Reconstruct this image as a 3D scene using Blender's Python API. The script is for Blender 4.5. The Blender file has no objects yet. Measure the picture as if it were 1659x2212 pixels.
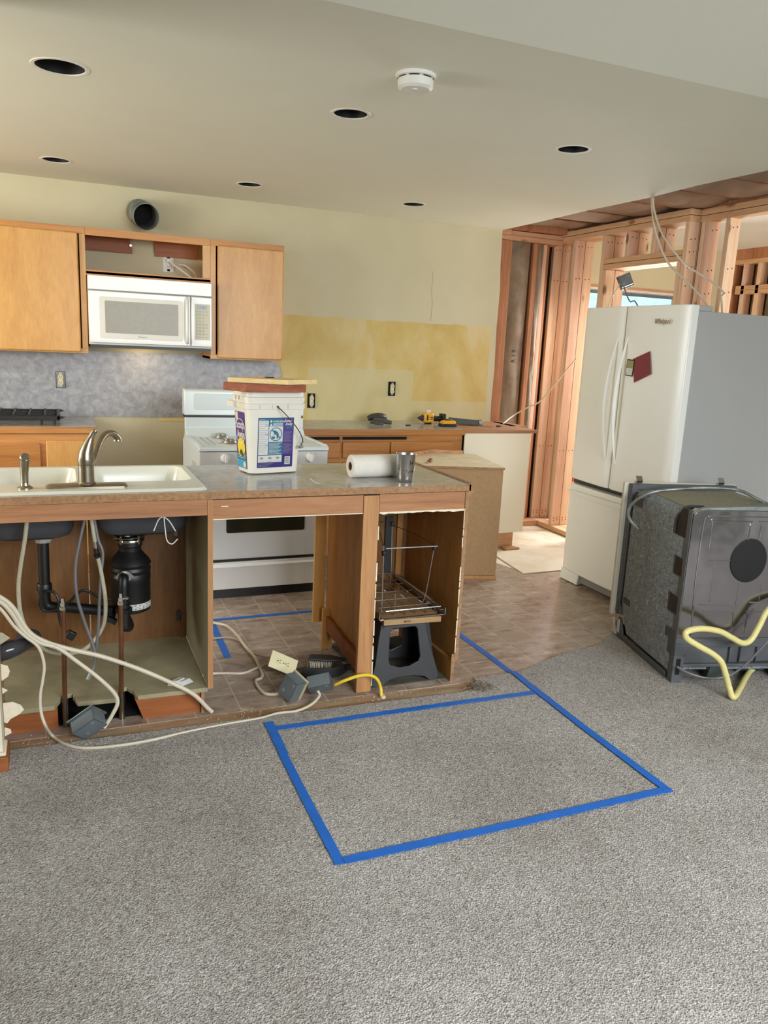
import bpy, bmesh, math, random
from mathutils import Matrix, Vector, geometry
random.seed(7)
SC = bpy.context.scene
COL = SC.collection
PI = math.pi
R = math.radians

# ------------------------------------------------------------------ camera
CAM_R = Vector((0.9239026, -0.3798704, 0.0458532))
CAM_U = Vector((0.0382687, 0.2109753, 0.9767420))
CAM_F = Vector((0.3807093, 0.9006597, -0.2094578))
FPX = 1687.707
EYE = Vector((0, 0, 1.52))
cd = bpy.data.cameras.new('camera')
cam = bpy.data.objects.new('camera', cd)
COL.objects.link(cam)
cd.sensor_width = 36.0
cd.lens = FPX / 2212 * 36.0
cd.clip_start = 0.02
m = Matrix.Identity(4)
for i in range(3):
    m[i][0], m[i][1], m[i][2], m[i][3] = CAM_R[i], CAM_U[i], -CAM_F[i], EYE[i]
cam.matrix_world = m
SC.camera = cam

# ------------------------------------------------------------------ view and light
SC.view_settings.view_transform = 'Standard'
SC.view_settings.look = 'None'
SC.view_settings.gamma = 1
SC.view_settings.use_curve_mapping = False
SC.view_settings.exposure = -0.27
SC.cycles.max_bounces = 8
SC.cycles.diffuse_bounces = 5
SC.cycles.glossy_bounces = 4
SC.cycles.sample_clamp_indirect = 6
SC.cycles.use_denoising = True
SC.cycles.caustics_reflective = False
SC.cycles.caustics_refractive = False
W = bpy.data.worlds.new('daylight')
SC.world = W
W.use_nodes = True
W.node_tree.nodes['Background'].inputs[0].default_value = (0.76, 0.89, 1.0, 1)
W.node_tree.nodes['Background'].inputs[1].default_value = 2.0


def area(name, loc, target, sx, sy, power, color, spread=PI):
    l = bpy.data.lights.new(name, 'AREA')
    l.shape = 'RECTANGLE'; l.size = sx; l.size_y = sy
    l.energy = power; l.color = color; l.spread = spread
    o = bpy.data.objects.new(name, l)
    COL.objects.link(o)
    o.location = loc
    d = Vector(target) - Vector(loc)
    o.rotation_euler = d.to_track_quat('-Z', 'Y').to_euler()
    return o


# daylight in the window openings
area('window_light_left', (-2.95, 3.65, 1.65), (2.4, 4.6, 1.2), 1.5, 1.3, 104, (1.0, 0.98, 0.93))
area('window_light_behind', (1.9, -1.75, 1.95), (1.3, 1.4, 0.0), 3.0, 1.3, 122, (0.91, 0.95, 1.0), R(108))
area('window_light_next_room', (4.75, 5.62, 1.45), (3.3, 4.3, 0.0), 0.95, 1.1, 100, (0.93, 0.97, 1.0))
area('window_light_side_room', (4.9, 1.15, 1.5), (4.7, 5.0, 1.3), 1.3, 1.4, 70, (1.0, 0.96, 0.90))
area('microwave_lamp', (0.55, 5.56, 1.42), (0.55, 5.74, 1.05), 0.09, 0.05, 1.3, (1.0, 0.74, 0.42))


# ------------------------------------------------------------------ placing: measured sight lines of the surveyed room
def ray(px, py):
    return CAM_F + CAM_R * ((px - 829.5) / FPX) - CAM_U * ((py - 1106) / FPX)


def PX(px, py, x):
    d = ray(px, py); return EYE + d * (x / d.x)


def PY(px, py, y):
    d = ray(px, py); return EYE + d * (y / d.y)


def PZ(px, py, z):
    d = ray(px, py); return EYE + d * ((z - EYE.z) / d.z)


# ------------------------------------------------------------------ materials
def lin(c):
    return tuple(((v / 255) / 12.92 if v / 255 <= 0.04045 else ((v / 255 + 0.055) / 1.055) ** 2.4) for v in c) + (1,)


class NT:
    def __init__(s, name):
        s.m = bpy.data.materials.new(name); s.m.use_nodes = True
        s.t = s.m.node_tree; s.b = s.t.nodes['Principled BSDF']

    def n(s, kind, **kw):
        o = s.t.nodes.new(kind)
        for k, v in kw.items():
            if k in o.inputs.keys(): o.inputs[k].default_value = v
            else: setattr(o, k, v)
        return o

    def l(s, a, b): s.t.links.new(a, b)

    def coords(s, scale=(1, 1, 1), rot=(0, 0, 0), loc=(0, 0, 0)):
        tc = s.n('ShaderNodeTexCoord'); mp = s.n('ShaderNodeMapping')
        mp.inputs['Scale'].default_value = scale
        mp.inputs['Rotation'].default_value = rot
        mp.inputs['Location'].default_value = loc
        s.l(tc.outputs['Object'], mp.inputs['Vector'])
        return mp.outputs['Vector']

    def noise(s, vec, scale, detail=4, rough=0.55, dist=0.0):
        o = s.n('ShaderNodeTexNoise')
        o.inputs['Scale'].default_value = scale; o.inputs['Detail'].default_value = detail
        o.inputs['Roughness'].default_value = rough; o.inputs['Distortion'].default_value = dist
        s.l(vec, o.inputs['Vector'])
        return o.outputs['Fac']

    def ramp(s, fac, stops):
        o = s.n('ShaderNodeValToRGB')
        e = o.color_ramp.elements
        while len(e) < len(stops): e.new(0.5)
        for i, (p, c) in enumerate(stops):
            e[i].position = p; e[i].color = c
        s.l(fac, o.inputs['Fac'])
        return o.outputs['Color']

    def mix(s, fac, a, b, blend='MIX'):
        o = s.n('ShaderNodeMix', data_type='RGBA', blend_type=blend)
        for sock, v in ((o.inputs[0], fac), (o.inputs[6], a), (o.inputs[7], b)):
            if hasattr(v, 'is_output') or isinstance(v, bpy.types.NodeSocket): s.l(v, sock)
            else: sock.default_value = v
        return o.outputs[2]

    def math(s, op, a, b=0.0, c=0.0):
        o = s.n('ShaderNodeMath', operation=op)
        for i, v in enumerate((a, b, c)):
            if isinstance(v, bpy.types.NodeSocket): s.l(v, o.inputs[i])
            else: o.inputs[i].default_value = v
        return o.outputs[0]

    def bump(s, h, strength=0.2, dist=0.002):
        o = s.n('ShaderNodeBump'); o.inputs['Strength'].default_value = strength
        o.inputs['Distance'].default_value = dist
        s.l(h, o.inputs['Height']); s.l(o.outputs['Normal'], s.b.inputs['Normal'])

    def done(s, col=None, rough=0.5, metal=0.0, spec=None, coat=0.0):
        if col is not None:
            if isinstance(col, bpy.types.NodeSocket): s.l(col, s.b.inputs['Base Color'])
            else: s.b.inputs['Base Color'].default_value = col
        if isinstance(rough, bpy.types.NodeSocket): s.l(rough, s.b.inputs['Roughness'])
        else: s.b.inputs['Roughness'].default_value = rough
        s.b.inputs['Metallic'].default_value = metal
        if spec is not None: s.b.inputs['Specular IOR Level'].default_value = spec
        if coat: s.b.inputs['Coat Weight'].default_value = coat
        return s.m


def plain(name, c, rough=0.5, metal=0.0, var=0.06, scale=12, bump=0.0, spec=None, coat=0.0):
    t = NT(name); v = t.coords()
    f = t.noise(v, scale)
    a = lin(c); lo = tuple(x * (1 - var) for x in a[:3]) + (1,); hi = tuple(min(1, x * (1 + var)) for x in a[:3]) + (1,)
    col = t.ramp(f, [(0.3, lo), (0.7, hi)])
    if bump: t.bump(t.noise(v, scale * 12, 3), bump, 0.001)
    return t.done(col, rough, metal, spec, coat)


def mottled(name, cs, scale, rough=0.5, stretch=(1, 1, 1), bump=0.0, spec=None, detail=6, dist=0.4, metal=0.0):
    t = NT(name); v = t.coords(stretch)
    f = t.noise(v, scale, detail, 0.62, dist)
    k = len(cs)
    col = t.ramp(f, [(0.28 + 0.44 * i / (k - 1), lin(c)) for i, c in enumerate(cs)])
    if bump: t.bump(f, bump, 0.002)
    return t.done(col, rough, metal, spec)


def wood(name, cs, axis='z', rough=0.45, grain=22, knots=0.0, spec=0.4, along=0.06):
    """cs: light, mid, dark; the grain runs along the axis"""
    t = NT(name)
    st = {'x': (along, 1, 1), 'y': (1, along, 1), 'z': (1, 1, along)}[axis]
    v = t.coords(st)
    f = t.noise(v, grain, 5, 0.6, 0.8)
    g = t.noise(v, grain * 9, 3, 0.6, 0.2)
    col = t.ramp(f, [(0.28, lin(cs[2])), (0.5, lin(cs[1])), (0.72, lin(cs[0]))])
    col = t.mix(0.25, col, t.ramp(g, [(0.35, lin(cs[2])), (0.65, lin(cs[0]))]))
    if knots:
        vv = t.n('ShaderNodeTexVoronoi'); vv.inputs['Scale'].default_value = 7.0
        kst = {'x': (0.45, 1, 1), 'y': (1, 0.45, 1), 'z': (1, 1, 0.45)}[axis]
        t.l(t.coords(kst), vv.inputs['Vector'])
        kf = t.ramp(vv.outputs['Distance'], [(0.07, (1, 1, 1, 1)), (0.15, (0, 0, 0, 1))])
        col = t.mix(t.math('MULTIPLY', kf, knots), col, lin((112, 62, 34)))
    t.bump(g, 0.08, 0.001)
    return t.done(col, rough, 0, spec)


M = {}
M['ceiling'] = plain('ceiling_paint', (226, 225, 208), 0.9, var=0.015, scale=3, bump=0.12)
M['wall'] = plain('wall_paint', (205, 197, 164), 0.9, var=0.02, scale=4, bump=0.12)
M['white_wall'] = plain('white_wall_paint', (222, 220, 212), 0.9, var=0.02)


def wall_back_material():
    t = NT('wall_back_paint')
    v = t.coords()
    sp = t.n('ShaderNodeSeparateXYZ'); t.l(v, sp.inputs[0])
    wob = t.math('MULTIPLY', t.math('SUBTRACT', t.noise(v, 9, 4), 0.5), 0.03)
    x = t.math('ADD', sp.outputs[0], wob); z = t.math('ADD', sp.outputs[2], wob)
    def step(a, edge, up=True):
        return t.math('GREATER_THAN' if up else 'LESS_THAN', a, edge)
    mask = t.math('MULTIPLY', t.math('MULTIPLY', step(x, 1.2), step(x, 3.295, False)), t.math('MULTIPLY', step(z, 0.8), step(z, 1.70, False)))
    big = t.noise(t.coords((1, 1, 0.7)), 2.6, 6, 0.6, 0.5)
    ycol = t.ramp(big, [(0.33, lin((198, 171, 98))), (0.5, lin((211, 188, 122))), (0.64, lin((216, 200, 150)))])
    # paler rolled patches: low band under 1.30 m and a broad rectangle
    pale = t.math('MULTIPLY', step(z, 1.33, False), t.math('MULTIPLY', step(x, 1.75), step(x, 2.62, False)))
    pale2 = t.math('MULTIPLY', step(z, 1.09, False), step(x, 2.6))
    pm = t.math('MULTIPLY', t.math('MAXIMUM', pale, pale2), 0.5)
    ycol = t.mix(pm, ycol, lin((206, 203, 165)))
    wcol = t.ramp(t.noise(v, 3), [(0.3, lin((203, 196, 165))), (0.7, lin((210, 203, 173)))])
    col = t.mix(mask, wcol, ycol)
    t.bump(t.noise(v, 120, 2), 0.15, 0.001)
    return t.done(col, 0.85)


M['wall_back'] = wall_back_material()


def carpet_material():
    t = NT('carpet_pile')
    v = t.coords()
    a = t.noise(v, 190, 2, 0.7)
    b = t.noise(v, 75, 3, 0.7, 1.5)
    c = t.noise(v, 1.7, 4, 0.6)
    vo = t.n('ShaderNodeTexVoronoi'); vo.inputs['Scale'].default_value = 210; t.l(v, vo.inputs['Vector'])
    f = t.math('ADD', t.math('MULTIPLY', a, 0.55), t.math('MULTIPLY', b, 0.45))
    col = t.ramp(f, [(0.34, lin((106, 101, 97))), (0.48, lin((167, 161, 155))), (0.62, lin((208, 206, 202)))])
    pat = t.ramp(c, [(0.36, (0.80, 0.79, 0.77, 1)), (0.6, (1.0, 1.0, 1.0, 1))])
    col = t.mix(1.0, col, pat, 'MULTIPLY')
    h = t.math('ADD', f, t.math('MULTIPLY', vo.outputs['Distance'], 0.8))
    t.bump(h, 0.7, 0.005)
    return t.done(col, 0.98, 0, 0.05)


M['carpet'] = carpet_material()


def vinyl_material():
    t = NT('vinyl_tile_floor')
    v = t.coords((1, 1, 1), loc=(-0.848, -3.155, 0))
    sp = t.n('ShaderNodeSeparateXYZ'); t.l(v, sp.inputs[0])
    def line(o):
        q = t.math('FRACT', t.math('DIVIDE', t.math('ADD', o, 18.75), 0.1875))
        d = t.math('MINIMUM', q, t.math('SUBTRACT', 1.0, q))
        return t.math('LESS_THAN', d, 0.017)
    grout = t.math('MAXIMUM', line(sp.outputs[0]), line(sp.outputs[1]))
    br = t.n('ShaderNodeVectorMath', operation='FLOOR')
    dv = t.n('ShaderNodeVectorMath', operation='DIVIDE'); t.l(v, dv.inputs[0]); dv.inputs[1].default_value = (0.1875, 0.1875, 1)
    t.l(dv.outputs[0], br.inputs[0])
    wn = t.n('ShaderNodeTexWhiteNoise', noise_dimensions='3D'); t.l(br.outputs[0], wn.inputs['Vector'])
    off = t.n('ShaderNodeVectorMath', operation='ADD'); t.l(t.coords((0.55, 1.5, 1)), off.inputs[0]); t.l(wn.outputs['Color'], off.inputs[1])
    f = t.noise(off.outputs[0], 9, 8, 0.66, 1.4)
    col = t.ramp(f, [(0.32, lin((124, 102, 88))), (0.46, lin((156, 136, 120))), (0.58, lin((170, 152, 138))), (0.70, lin((202, 190, 176)))])
    col = t.mix(t.math('MULTIPLY', grout, 0.75), col, lin((196, 180, 160)))
    t.bump(t.math('SUBTRACT', f, t.math('MULTIPLY', grout, 0.5)), 0.15, 0.0015)
    rg = t.ramp(t.noise(t.coords(), 14, 5), [(0.3, (0.22,) * 3 + (1,)), (0.7, (0.38,) * 3 + (1,))])
    return t.done(col, rg, 0, 0.5)


M['vinyl'] = vinyl_material()
M['subfloor'] = mottled('pale_subfloor', [(196, 172, 140), (222, 208, 184), (236, 226, 208)], 3.5, 0.6)
M['strip'] = mottled('worn_floor_strip', [(126, 88, 60), (158, 128, 96), (186, 166, 138)], 5, 0.8, (0.35, 3, 1))
M['maple'] = wood('maple_veneer', [(218, 168, 98), (208, 156, 86), (192, 136, 70)], 'z', 0.35, 9, spec=0.5, along=0.22)
M['maple_x'] = wood('maple_rail', [(214, 158, 92), (196, 136, 74), (170, 108, 54)], 'x', 0.4, 12)
M['oak'] = wood('oak_drawer', [(198, 140, 78), (180, 120, 62), (152, 96, 46)], 'x', 0.4, 12)
M['apron'] = wood('bare_apron_wood', [(188, 138, 96), (170, 118, 78), (142, 94, 60)], 'x', 0.6, 14)
M['post'] = wood('bare_post_wood', [(198, 150, 98), (180, 130, 82), (150, 102, 62)], 'z', 0.6, 16)
M['ply'] = wood('cabinet_side_ply', [(196, 146, 84), (178, 124, 64), (146, 94, 46)], 'z', 0.5, 8, along=0.2)
M['ply_dark'] = wood('cabinet_back_ply', [(138, 98, 54), (122, 82, 42), (98, 64, 32)], 'z', 0.5, 7, along=0.2)
M['kick'] = wood('orange_kick_board', [(168, 102, 58), (148, 86, 44), (122, 68, 34)], 'x', 0.5, 9)
M['melamine'] = mottled('dusty_melamine', [(122, 114, 88), (150, 141, 110), (166, 158, 128)], 4, 0.55)
M['melamine_side'] = mottled('grey_melamine', [(140, 133, 108), (156, 149, 124)], 5, 0.5)
M['chip'] = mottled('chipboard_edge', [(134, 98, 66), (156, 118, 82), (174, 138, 100)], 60, 0.8)
M['fir'] = wood('fir_stud', [(236, 208, 178), (226, 192, 160), (206, 162, 128)], 'z', 0.7, 16, 0.85, along=0.05)
M['fir_red'] = wood('red_fir_stud', [(230, 196, 172), (220, 182, 156), (198, 152, 124)], 'z', 0.7, 16, 0.85, along=0.05)
M['fir_y'] = wood('fir_plate', [(228, 190, 152), (212, 170, 130), (188, 140, 102)], 'y', 0.7, 16, 0.7, along=0.05)
M['fir_x'] = wood('fir_plate_cross', [(214, 172, 136), (198, 150, 114), (168, 116, 82)], 'x', 0.7, 16, 0.7, along=0.05)
M['old_stud'] = wood('aged_stud', [(196, 142, 104), (174, 118, 82), (138, 86, 56)], 'z', 0.75, 14, 0.8, along=0.05)
M['paint'] = plain('torn_paint', (228, 218, 192), 0.8, var=0.08, scale=40)
M['kraft'] = mottled('kraft_paper', [(104, 88, 70), (134, 116, 94), (152, 134, 110)], 5, 0.65, bump=0.9)
M['kraft_ceil'] = mottled('kraft_paper_overhead', [(134, 110, 92), (156, 130, 110), (166, 142, 120)], 3, 0.8, bump=0.5)
M['foam'] = mottled('fibre_fill', [(196, 176, 116), (226, 212, 160)], 30, 0.9, bump=0.8)
M['laminate'] = mottled('grey_marbled_laminate', [(142, 140, 136), (166, 164, 161), (188, 186, 184)], 15, 0.2, dist=0.5, detail=9)
M['splash'] = mottled('grey_marbled_splashback', [(132, 133, 138), (156, 157, 162), (182, 184, 188)], 20, 0.35, dist=0.5, detail=9)
M['mdf'] = mottled('bare_fibreboard', [(158, 126, 88), (172, 140, 102)], 40, 0.85)
M['topply'] = mottled('worn_plywood_top', [(208, 192, 156), (226, 214, 182), (236, 226, 200)], 8, 0.7)
M['cream_panel'] = plain('cream_melamine_panel', (236, 229, 208), 0.5, var=0.015, scale=3)
M['cap'] = wood('brown_top_board', [(186, 140, 104), (168, 122, 88), (144, 100, 70)], 'x', 0.7, 10)
M['appliance'] = plain('white_enamel', (226, 226, 222), 0.28, var=0.01, scale=3, coat=0.2)
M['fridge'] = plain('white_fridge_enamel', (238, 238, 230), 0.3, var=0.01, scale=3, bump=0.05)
M['fridge_side'] = plain('shaded_fridge_side', (172, 172, 170), 0.5, var=0.01, scale=3, bump=0.1)  # same white enamel darkened, the shade on the side is put into the colour
M['range'] = plain('white_range_enamel', (214, 224, 226), 0.25, var=0.01, scale=3)
M['glass_dark'] = mottled('dark_oven_glass', [(28, 34, 26), (46, 48, 32)], 2, 0.12)
M['mw_window'] = plain('grey_mesh_window', (150, 146, 132), 0.35, var=0.05, scale=30)
M['keypad'] = plain('ivory_keypad', (206, 202, 176), 0.4, var=0.02)
M['lcd'] = plain('blue_black_display', (18, 20, 48), 0.2)
M['black'] = plain('black_plastic', (20, 20, 20), 0.4)
M['abs'] = plain('black_pipe_plastic', (16, 16, 16), 0.45, var=0.2)
M['can'] = plain('black_can_metal', (26, 27, 28), 0.5)
M['dark'] = plain('dark_void', (14, 12, 10), 0.9)
M['bowl_out'] = plain('dark_grey_sink_underside', (60, 60, 64), 0.6, var=0.15)
M['enamel'] = plain('ivory_sink_enamel', (216, 216, 202), 0.22, var=0.02, scale=4)
M['nickel'] = plain('brushed_nickel', (150, 140, 122), 0.3, 1.0, var=0.1, scale=30)
M['steel'] = plain('brushed_steel', (186, 182, 176), 0.22, 1.0, var=0.05, scale=30)
M['chrome'] = plain('bright_steel', (215, 215, 215), 0.15, 1.0, var=0.05)
def tubback():
    t = NT('polished_steel_back')
    f = t.noise(t.coords(), 5, 2)
    t.bump(f, 0.35, 0.02)
    return t.done(lin((178, 175, 180)), 0.17, 1.0)
M['tubback'] = tubback()
M['galv'] = mottled('galvanised_steel', [(98, 106, 104), (134, 140, 136), (160, 164, 158)], 12, 0.45, metal=0.5)
M['copper'] = mottled('tarnished_copper', [(84, 56, 36), (116, 76, 50), (140, 98, 66)], 20, 0.4, (1, 1, 0.3), metal=0.6)
M['grey_metal'] = plain('grey_box_metal', (112, 120, 124), 0.55, 0.3, var=0.12)
M['grey_plastic'] = plain('charcoal_plastic', (52, 53, 54), 0.45, var=0.08)
M['dw_grey'] = plain('grey_base_plastic', (86, 88, 90), 0.5, var=0.08)
M['felt'] = mottled('shredded_fibre_blanket', [(58, 64, 70), (118, 126, 132), (140, 147, 150), (202, 206, 206)], 55, 0.95, bump=0.8, dist=1.8, detail=5)
M['felt_top'] = mottled('shredded_fibre_blanket_top', [(104, 100, 84), (140, 136, 116), (166, 162, 140)], 85, 0.95, (1, 1, 1), 0.8, dist=1.8, detail=5)
M['cable'] = plain('ivory_cable', (206, 196, 174), 0.5, var=0.06)
M['hose_grey'] = plain('grey_hose', (104, 104, 104), 0.45)
M['hose_ivory'] = plain('ivory_braided_hose', (176, 170, 146), 0.45, var=0.1, scale=90)
M['hose_yellow'] = plain('pale_yellow_hose', (222, 210, 140), 0.4, var=0.05, scale=60, bump=0.3)
M['yellow'] = plain('yellow_cable', (226, 196, 50), 0.4)
M['ivory'] = plain('ivory_plate', (218, 208, 166), 0.4)
M['white'] = plain('white_plastic', (226, 224, 214), 0.45, var=0.02)
M['bucket'] = plain('white_bucket_plastic', (222, 218, 204), 0.4, var=0.04, scale=10)
M['paper'] = plain('white_paper_towel', (226, 220, 208), 0.9, var=0.03, scale=60, bump=0.5)
M['tape'] = plain('blue_masking_tape', (30, 104, 196), 0.6, var=0.1, scale=14)
M['purple'] = plain('purple_print', (74, 52, 128), 0.4)
M['navy'] = plain('navy_print', (40, 38, 108), 0.4)
M['teal'] = plain('teal_print', (30, 106, 134), 0.4)
M['cyan'] = plain('light_blue_print', (60, 152, 194), 0.4)
M['sun'] = plain('yellow_print', (232, 208, 60), 0.4)
M['green'] = plain('dark_green_print', (56, 84, 44), 0.4)
M['print_grey'] = plain('pale_grey_print', (204, 204, 198), 0.5)
M['ink'] = plain('black_ink', (30, 30, 30), 0.5)
M['faint'] = plain('grey_ink', (140, 138, 130), 0.5)
M['orange_tool'] = plain('yellow_tool_plastic', (238, 176, 40), 0.4)
M['redwood'] = wood('red_brown_timber', [(172, 104, 74), (148, 82, 56), (116, 58, 38)], 'x', 0.7, 14, 0.6)
M['pine'] = wood('pale_pine_board', [(238, 216, 162), (226, 200, 142), (206, 176, 118)], 'x', 0.6, 14)
M['maroon'] = plain('maroon_card', (126, 50, 56), 0.6)
M['red'] = plain('red_plastic', (196, 48, 32), 0.5)
M['screwh'] = plain('red_clear_handle', (140, 70, 56), 0.2)
M['shingle'] = mottled('pale_blue_shingles', [(176, 206, 222), (206, 228, 238), (222, 238, 244)], 6, 0.8, (1, 1, 4))
M['brush'] = plain('brush_bristles', (180, 172, 150), 0.9)
M['rub'] = plain('debris', (206, 190, 160), 0.9)


def glass_mat():
    t = NT('window_glass')
    t.b.inputs['Transmission Weight'].default_value = 1.0
    t.b.inputs['Roughness'].default_value = 0.0
    t.b.inputs['IOR'].default_value = 1.02
    return t.done((1, 1, 1, 1), 0.0)


M['glass'] = glass_mat()


# ------------------------------------------------------------------ mesh builder
class B:
    def __init__(s, T=None):
        s.bm = bmesh.new(); s.T = T; s.mi = 0

    def _fin(s, verts, faces=None, X=None):
        if X is not None:
            for v in verts: v.co = X @ v.co
        if s.T is not None:
            for v in verts: v.co = s.T @ v.co
        fs = set(faces) if faces is not None else {f for v in verts for f in v.link_faces}
        for f in fs: f.material_index = s.mi
        return s

    def mat(s, i): s.mi = i; return s

    def box(s, x0, x1, y0, y1, z0, z1, X=None):
        r = bmesh.ops.create_cube(s.bm, size=1)
        for v in r['verts']:
            v.co = Vector(((x0 + x1) / 2 + v.co.x * (x1 - x0), (y0 + y1) / 2 + v.co.y * (y1 - y0), (z0 + z1) / 2 + v.co.z * (z1 - z0)))
        return s._fin(r['verts'], None, X)

    def obox(s, c, size, rot=(0, 0, 0)):
        from mathutils import Euler
        X = Matrix.Translation(c) @ Euler(rot).to_matrix().to_4x4()
        a, b, d = size
        return s.box(-a / 2, a / 2, -b / 2, b / 2, -d / 2, d / 2, X)

    def cyl(s, p0, p1, r, r2=None, n=24, caps=True):
        p0, p1 = Vector(p0), Vector(p1); d = p1 - p0
        q = d.to_track_quat('Z', 'Y').to_matrix().to_4x4()
        o = bmesh.ops.create_cone(s.bm, cap_ends=caps, segments=n, radius1=r, radius2=r if r2 is None else r2, depth=d.length)
        X = Matrix.Translation((p0 + p1) / 2) @ q
        return s._fin(o['verts'], None, X)

    def lathe(s, prof, c=(0, 0, 0), X=None, n=32, close=False):
        rings = []; vs = []
        for (r, z) in prof:
            if r <= 1e-6:
                ring = [s.bm.verts.new((0, 0, z))] * n; vs.append(ring[0])
            else:
                ring = [s.bm.verts.new((r * math.cos(2 * PI * i / n), r * math.sin(2 * PI * i / n), z)) for i in range(n)]; vs += ring
            rings.append(ring)
        fs = []
        for a, b in zip(rings, rings[1:]):
            for i in range(n):
                q = [a[i], a[(i + 1) % n], b[(i + 1) % n], b[i]]
                u = []
                for w in q:
                    if w not in u: u.append(w)
                if len(u) > 2:
                    try: fs.append(s.bm.faces.new(u))
                    except ValueError: pass
        XX = Matrix.Translation(c) @ (X if X is not None else Matrix.Identity(4))
        return s._fin(vs, fs, XX)

    def tube(s, pts, r, n=8, sub=6, flat=1.0):
        P = [Vector(p) for p in pts]
        if sub > 1 and len(P) > 2:
            Q = []
            E = [P[0] * 2 - P[1]] + P + [P[-1] * 2 - P[-2]]
            for i in range(1, len(E) - 2):
                a, b, c, d = E[i - 1:i + 3]
                for k in range(sub):
                    t = k / sub
                    Q.append(0.5 * ((2 * b) + (c - a) * t + (2 * a - 5 * b + 4 * c - d) * t * t + (3 * b - a - 3 * c + d) * t ** 3))
            Q.append(P[-1]); P = Q
        vs = []; rings = []
        up = Vector((0, 0, 1))
        prev = None
        for i, p in enumerate(P):
            t = (P[min(i + 1, len(P) - 1)] - P[max(i - 1, 0)]).normalized()
            if prev is None:
                a = t.orthogonal() if abs(t.z) > 0.9 else t.cross(up)
            else:
                a = prev - t * prev.dot(t)
            a.normalize(); b = t.cross(a); prev = a
            rr = r
            if isinstance(r, (list, tuple)):
                ft = i / max(1, len(P) - 1) * (len(r) - 1); k0 = min(int(ft), len(r) - 2); rr = r[k0] + (r[k0 + 1] - r[k0]) * (ft - k0)
            ring = [s.bm.verts.new(p + a * (rr * math.cos(2 * PI * k / n)) + b * (rr * flat * math.sin(2 * PI * k / n))) for k in range(n)]
            vs += ring; rings.append(ring)
        fs = []
        for a, b in zip(rings, rings[1:]):
            for k in range(n):
                fs.append(s.bm.faces.new((a[k], a[(k + 1) % n], b[(k + 1) % n], b[k])))
        fs.append(s.bm.faces.new(list(reversed(rings[0])))); fs.append(s.bm.faces.new(rings[-1]))
        return s._fin(vs, fs)

    def prism(s, poly, plane, a, b, X=None):
        """poly of 2d points in the plane 'xy','xz','yz'; extruded from a to b along the third axis"""
        def P(u, v, w):
            return {'xy': (u, v, w), 'xz': (u, w, v), 'yz': (w, u, v)}[plane]
        lo = [s.bm.verts.new(P(u, v, a)) for u, v in poly]
        hi = [s.bm.verts.new(P(u, v, b)) for u, v in poly]
        fs = [s.bm.faces.new(lo), s.bm.faces.new(hi)]
        k = len(poly)
        for i in range(k):
            fs.append(s.bm.faces.new((lo[i], lo[(i + 1) % k], hi[(i + 1) % k], hi[i])))
        return s._fin(lo + hi, fs, X)

    def loft(s, loops, cap0=True, cap1=True, X=None):
        rings = [[s.bm.verts.new(p) for p in L] for L in loops]
        fs = []
        for a, b in zip(rings, rings[1:]):
            n = len(a)
            for i in range(n): fs.append(s.bm.faces.new((a[i], a[(i + 1) % n], b[(i + 1) % n], b[i])))
        if cap0: fs.append(s.bm.faces.new(list(reversed(rings[0]))))
        if cap1: fs.append(s.bm.faces.new(rings[-1]))
        return s._fin([v for r in rings for v in r], fs, X)

    def holed(s, outer, holes, z, flip=False):
        """flat face in the xy plane at z with holes"""
        pts = []; edges = []
        for L in [outer] + holes:
            k = len(pts); n = len(L)
            pts += [Vector(p[:2]) for p in L]
            edges += [(k + i, k + (i + 1) % n) for i in range(n)]
        vo, eo, fo, *_ = geometry.delaunay_2d_cdt(pts, edges, [], 0, 1e-6)
        vs = [s.bm.verts.new((p.x, p.y, z)) for p in vo]
        fs = []
        def inside(p, L):
            c = False; n = len(L)
            for i in range(n):
                a, b = L[i], L[(i + 1) % n]
                if (a[1] > p[1]) != (b[1] > p[1]) and p[0] < (b[0] - a[0]) * (p[1] - a[1]) / (b[1] - a[1]) + a[0]: c = not c
            return c
        for f in fo:
            c = sum((vo[i] for i in f), Vector((0, 0))) / len(f)
            if inside(c, outer) and not any(inside(c, h) for h in holes):
                fs.append(s.bm.faces.new([vs[i] for i in (reversed(f) if flip else f)]))
        for v in list(vs):
            if not v.link_faces: s.bm.verts.remove(v); vs.remove(v)
        return s._fin(vs, fs)

    def text(s, body, size, X, bold=False, align='LEFT', squeeze=1.0, shear=0.0, depth=0.0004):
        c = bpy.data.curves.new('txt', 'FONT'); c.body = body; c.size = size; c.align_x = align
        c.shear = shear; c.extrude = depth / 2; c.resolution_u = 3
        if bold: c.offset = size * 0.02
        o = bpy.data.objects.new('txt', c); COL.objects.link(o)
        dg = bpy.context.evaluated_depsgraph_get()
        me = bpy.data.meshes.new_from_object(o.evaluated_get(dg))
        bpy.data.objects.remove(o); bpy.data.curves.remove(c)
        k0 = len(s.bm.verts); f0 = len(s.bm.faces)
        s.bm.from_mesh(me); bpy.data.meshes.remove(me)
        s.bm.verts.ensure_lookup_table(); s.bm.faces.ensure_lookup_table()
        vs = s.bm.verts[k0:]; fs = s.bm.faces[f0:]
        for v in vs: v.co.x *= squeeze
        return s._fin(vs, fs, X)

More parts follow.
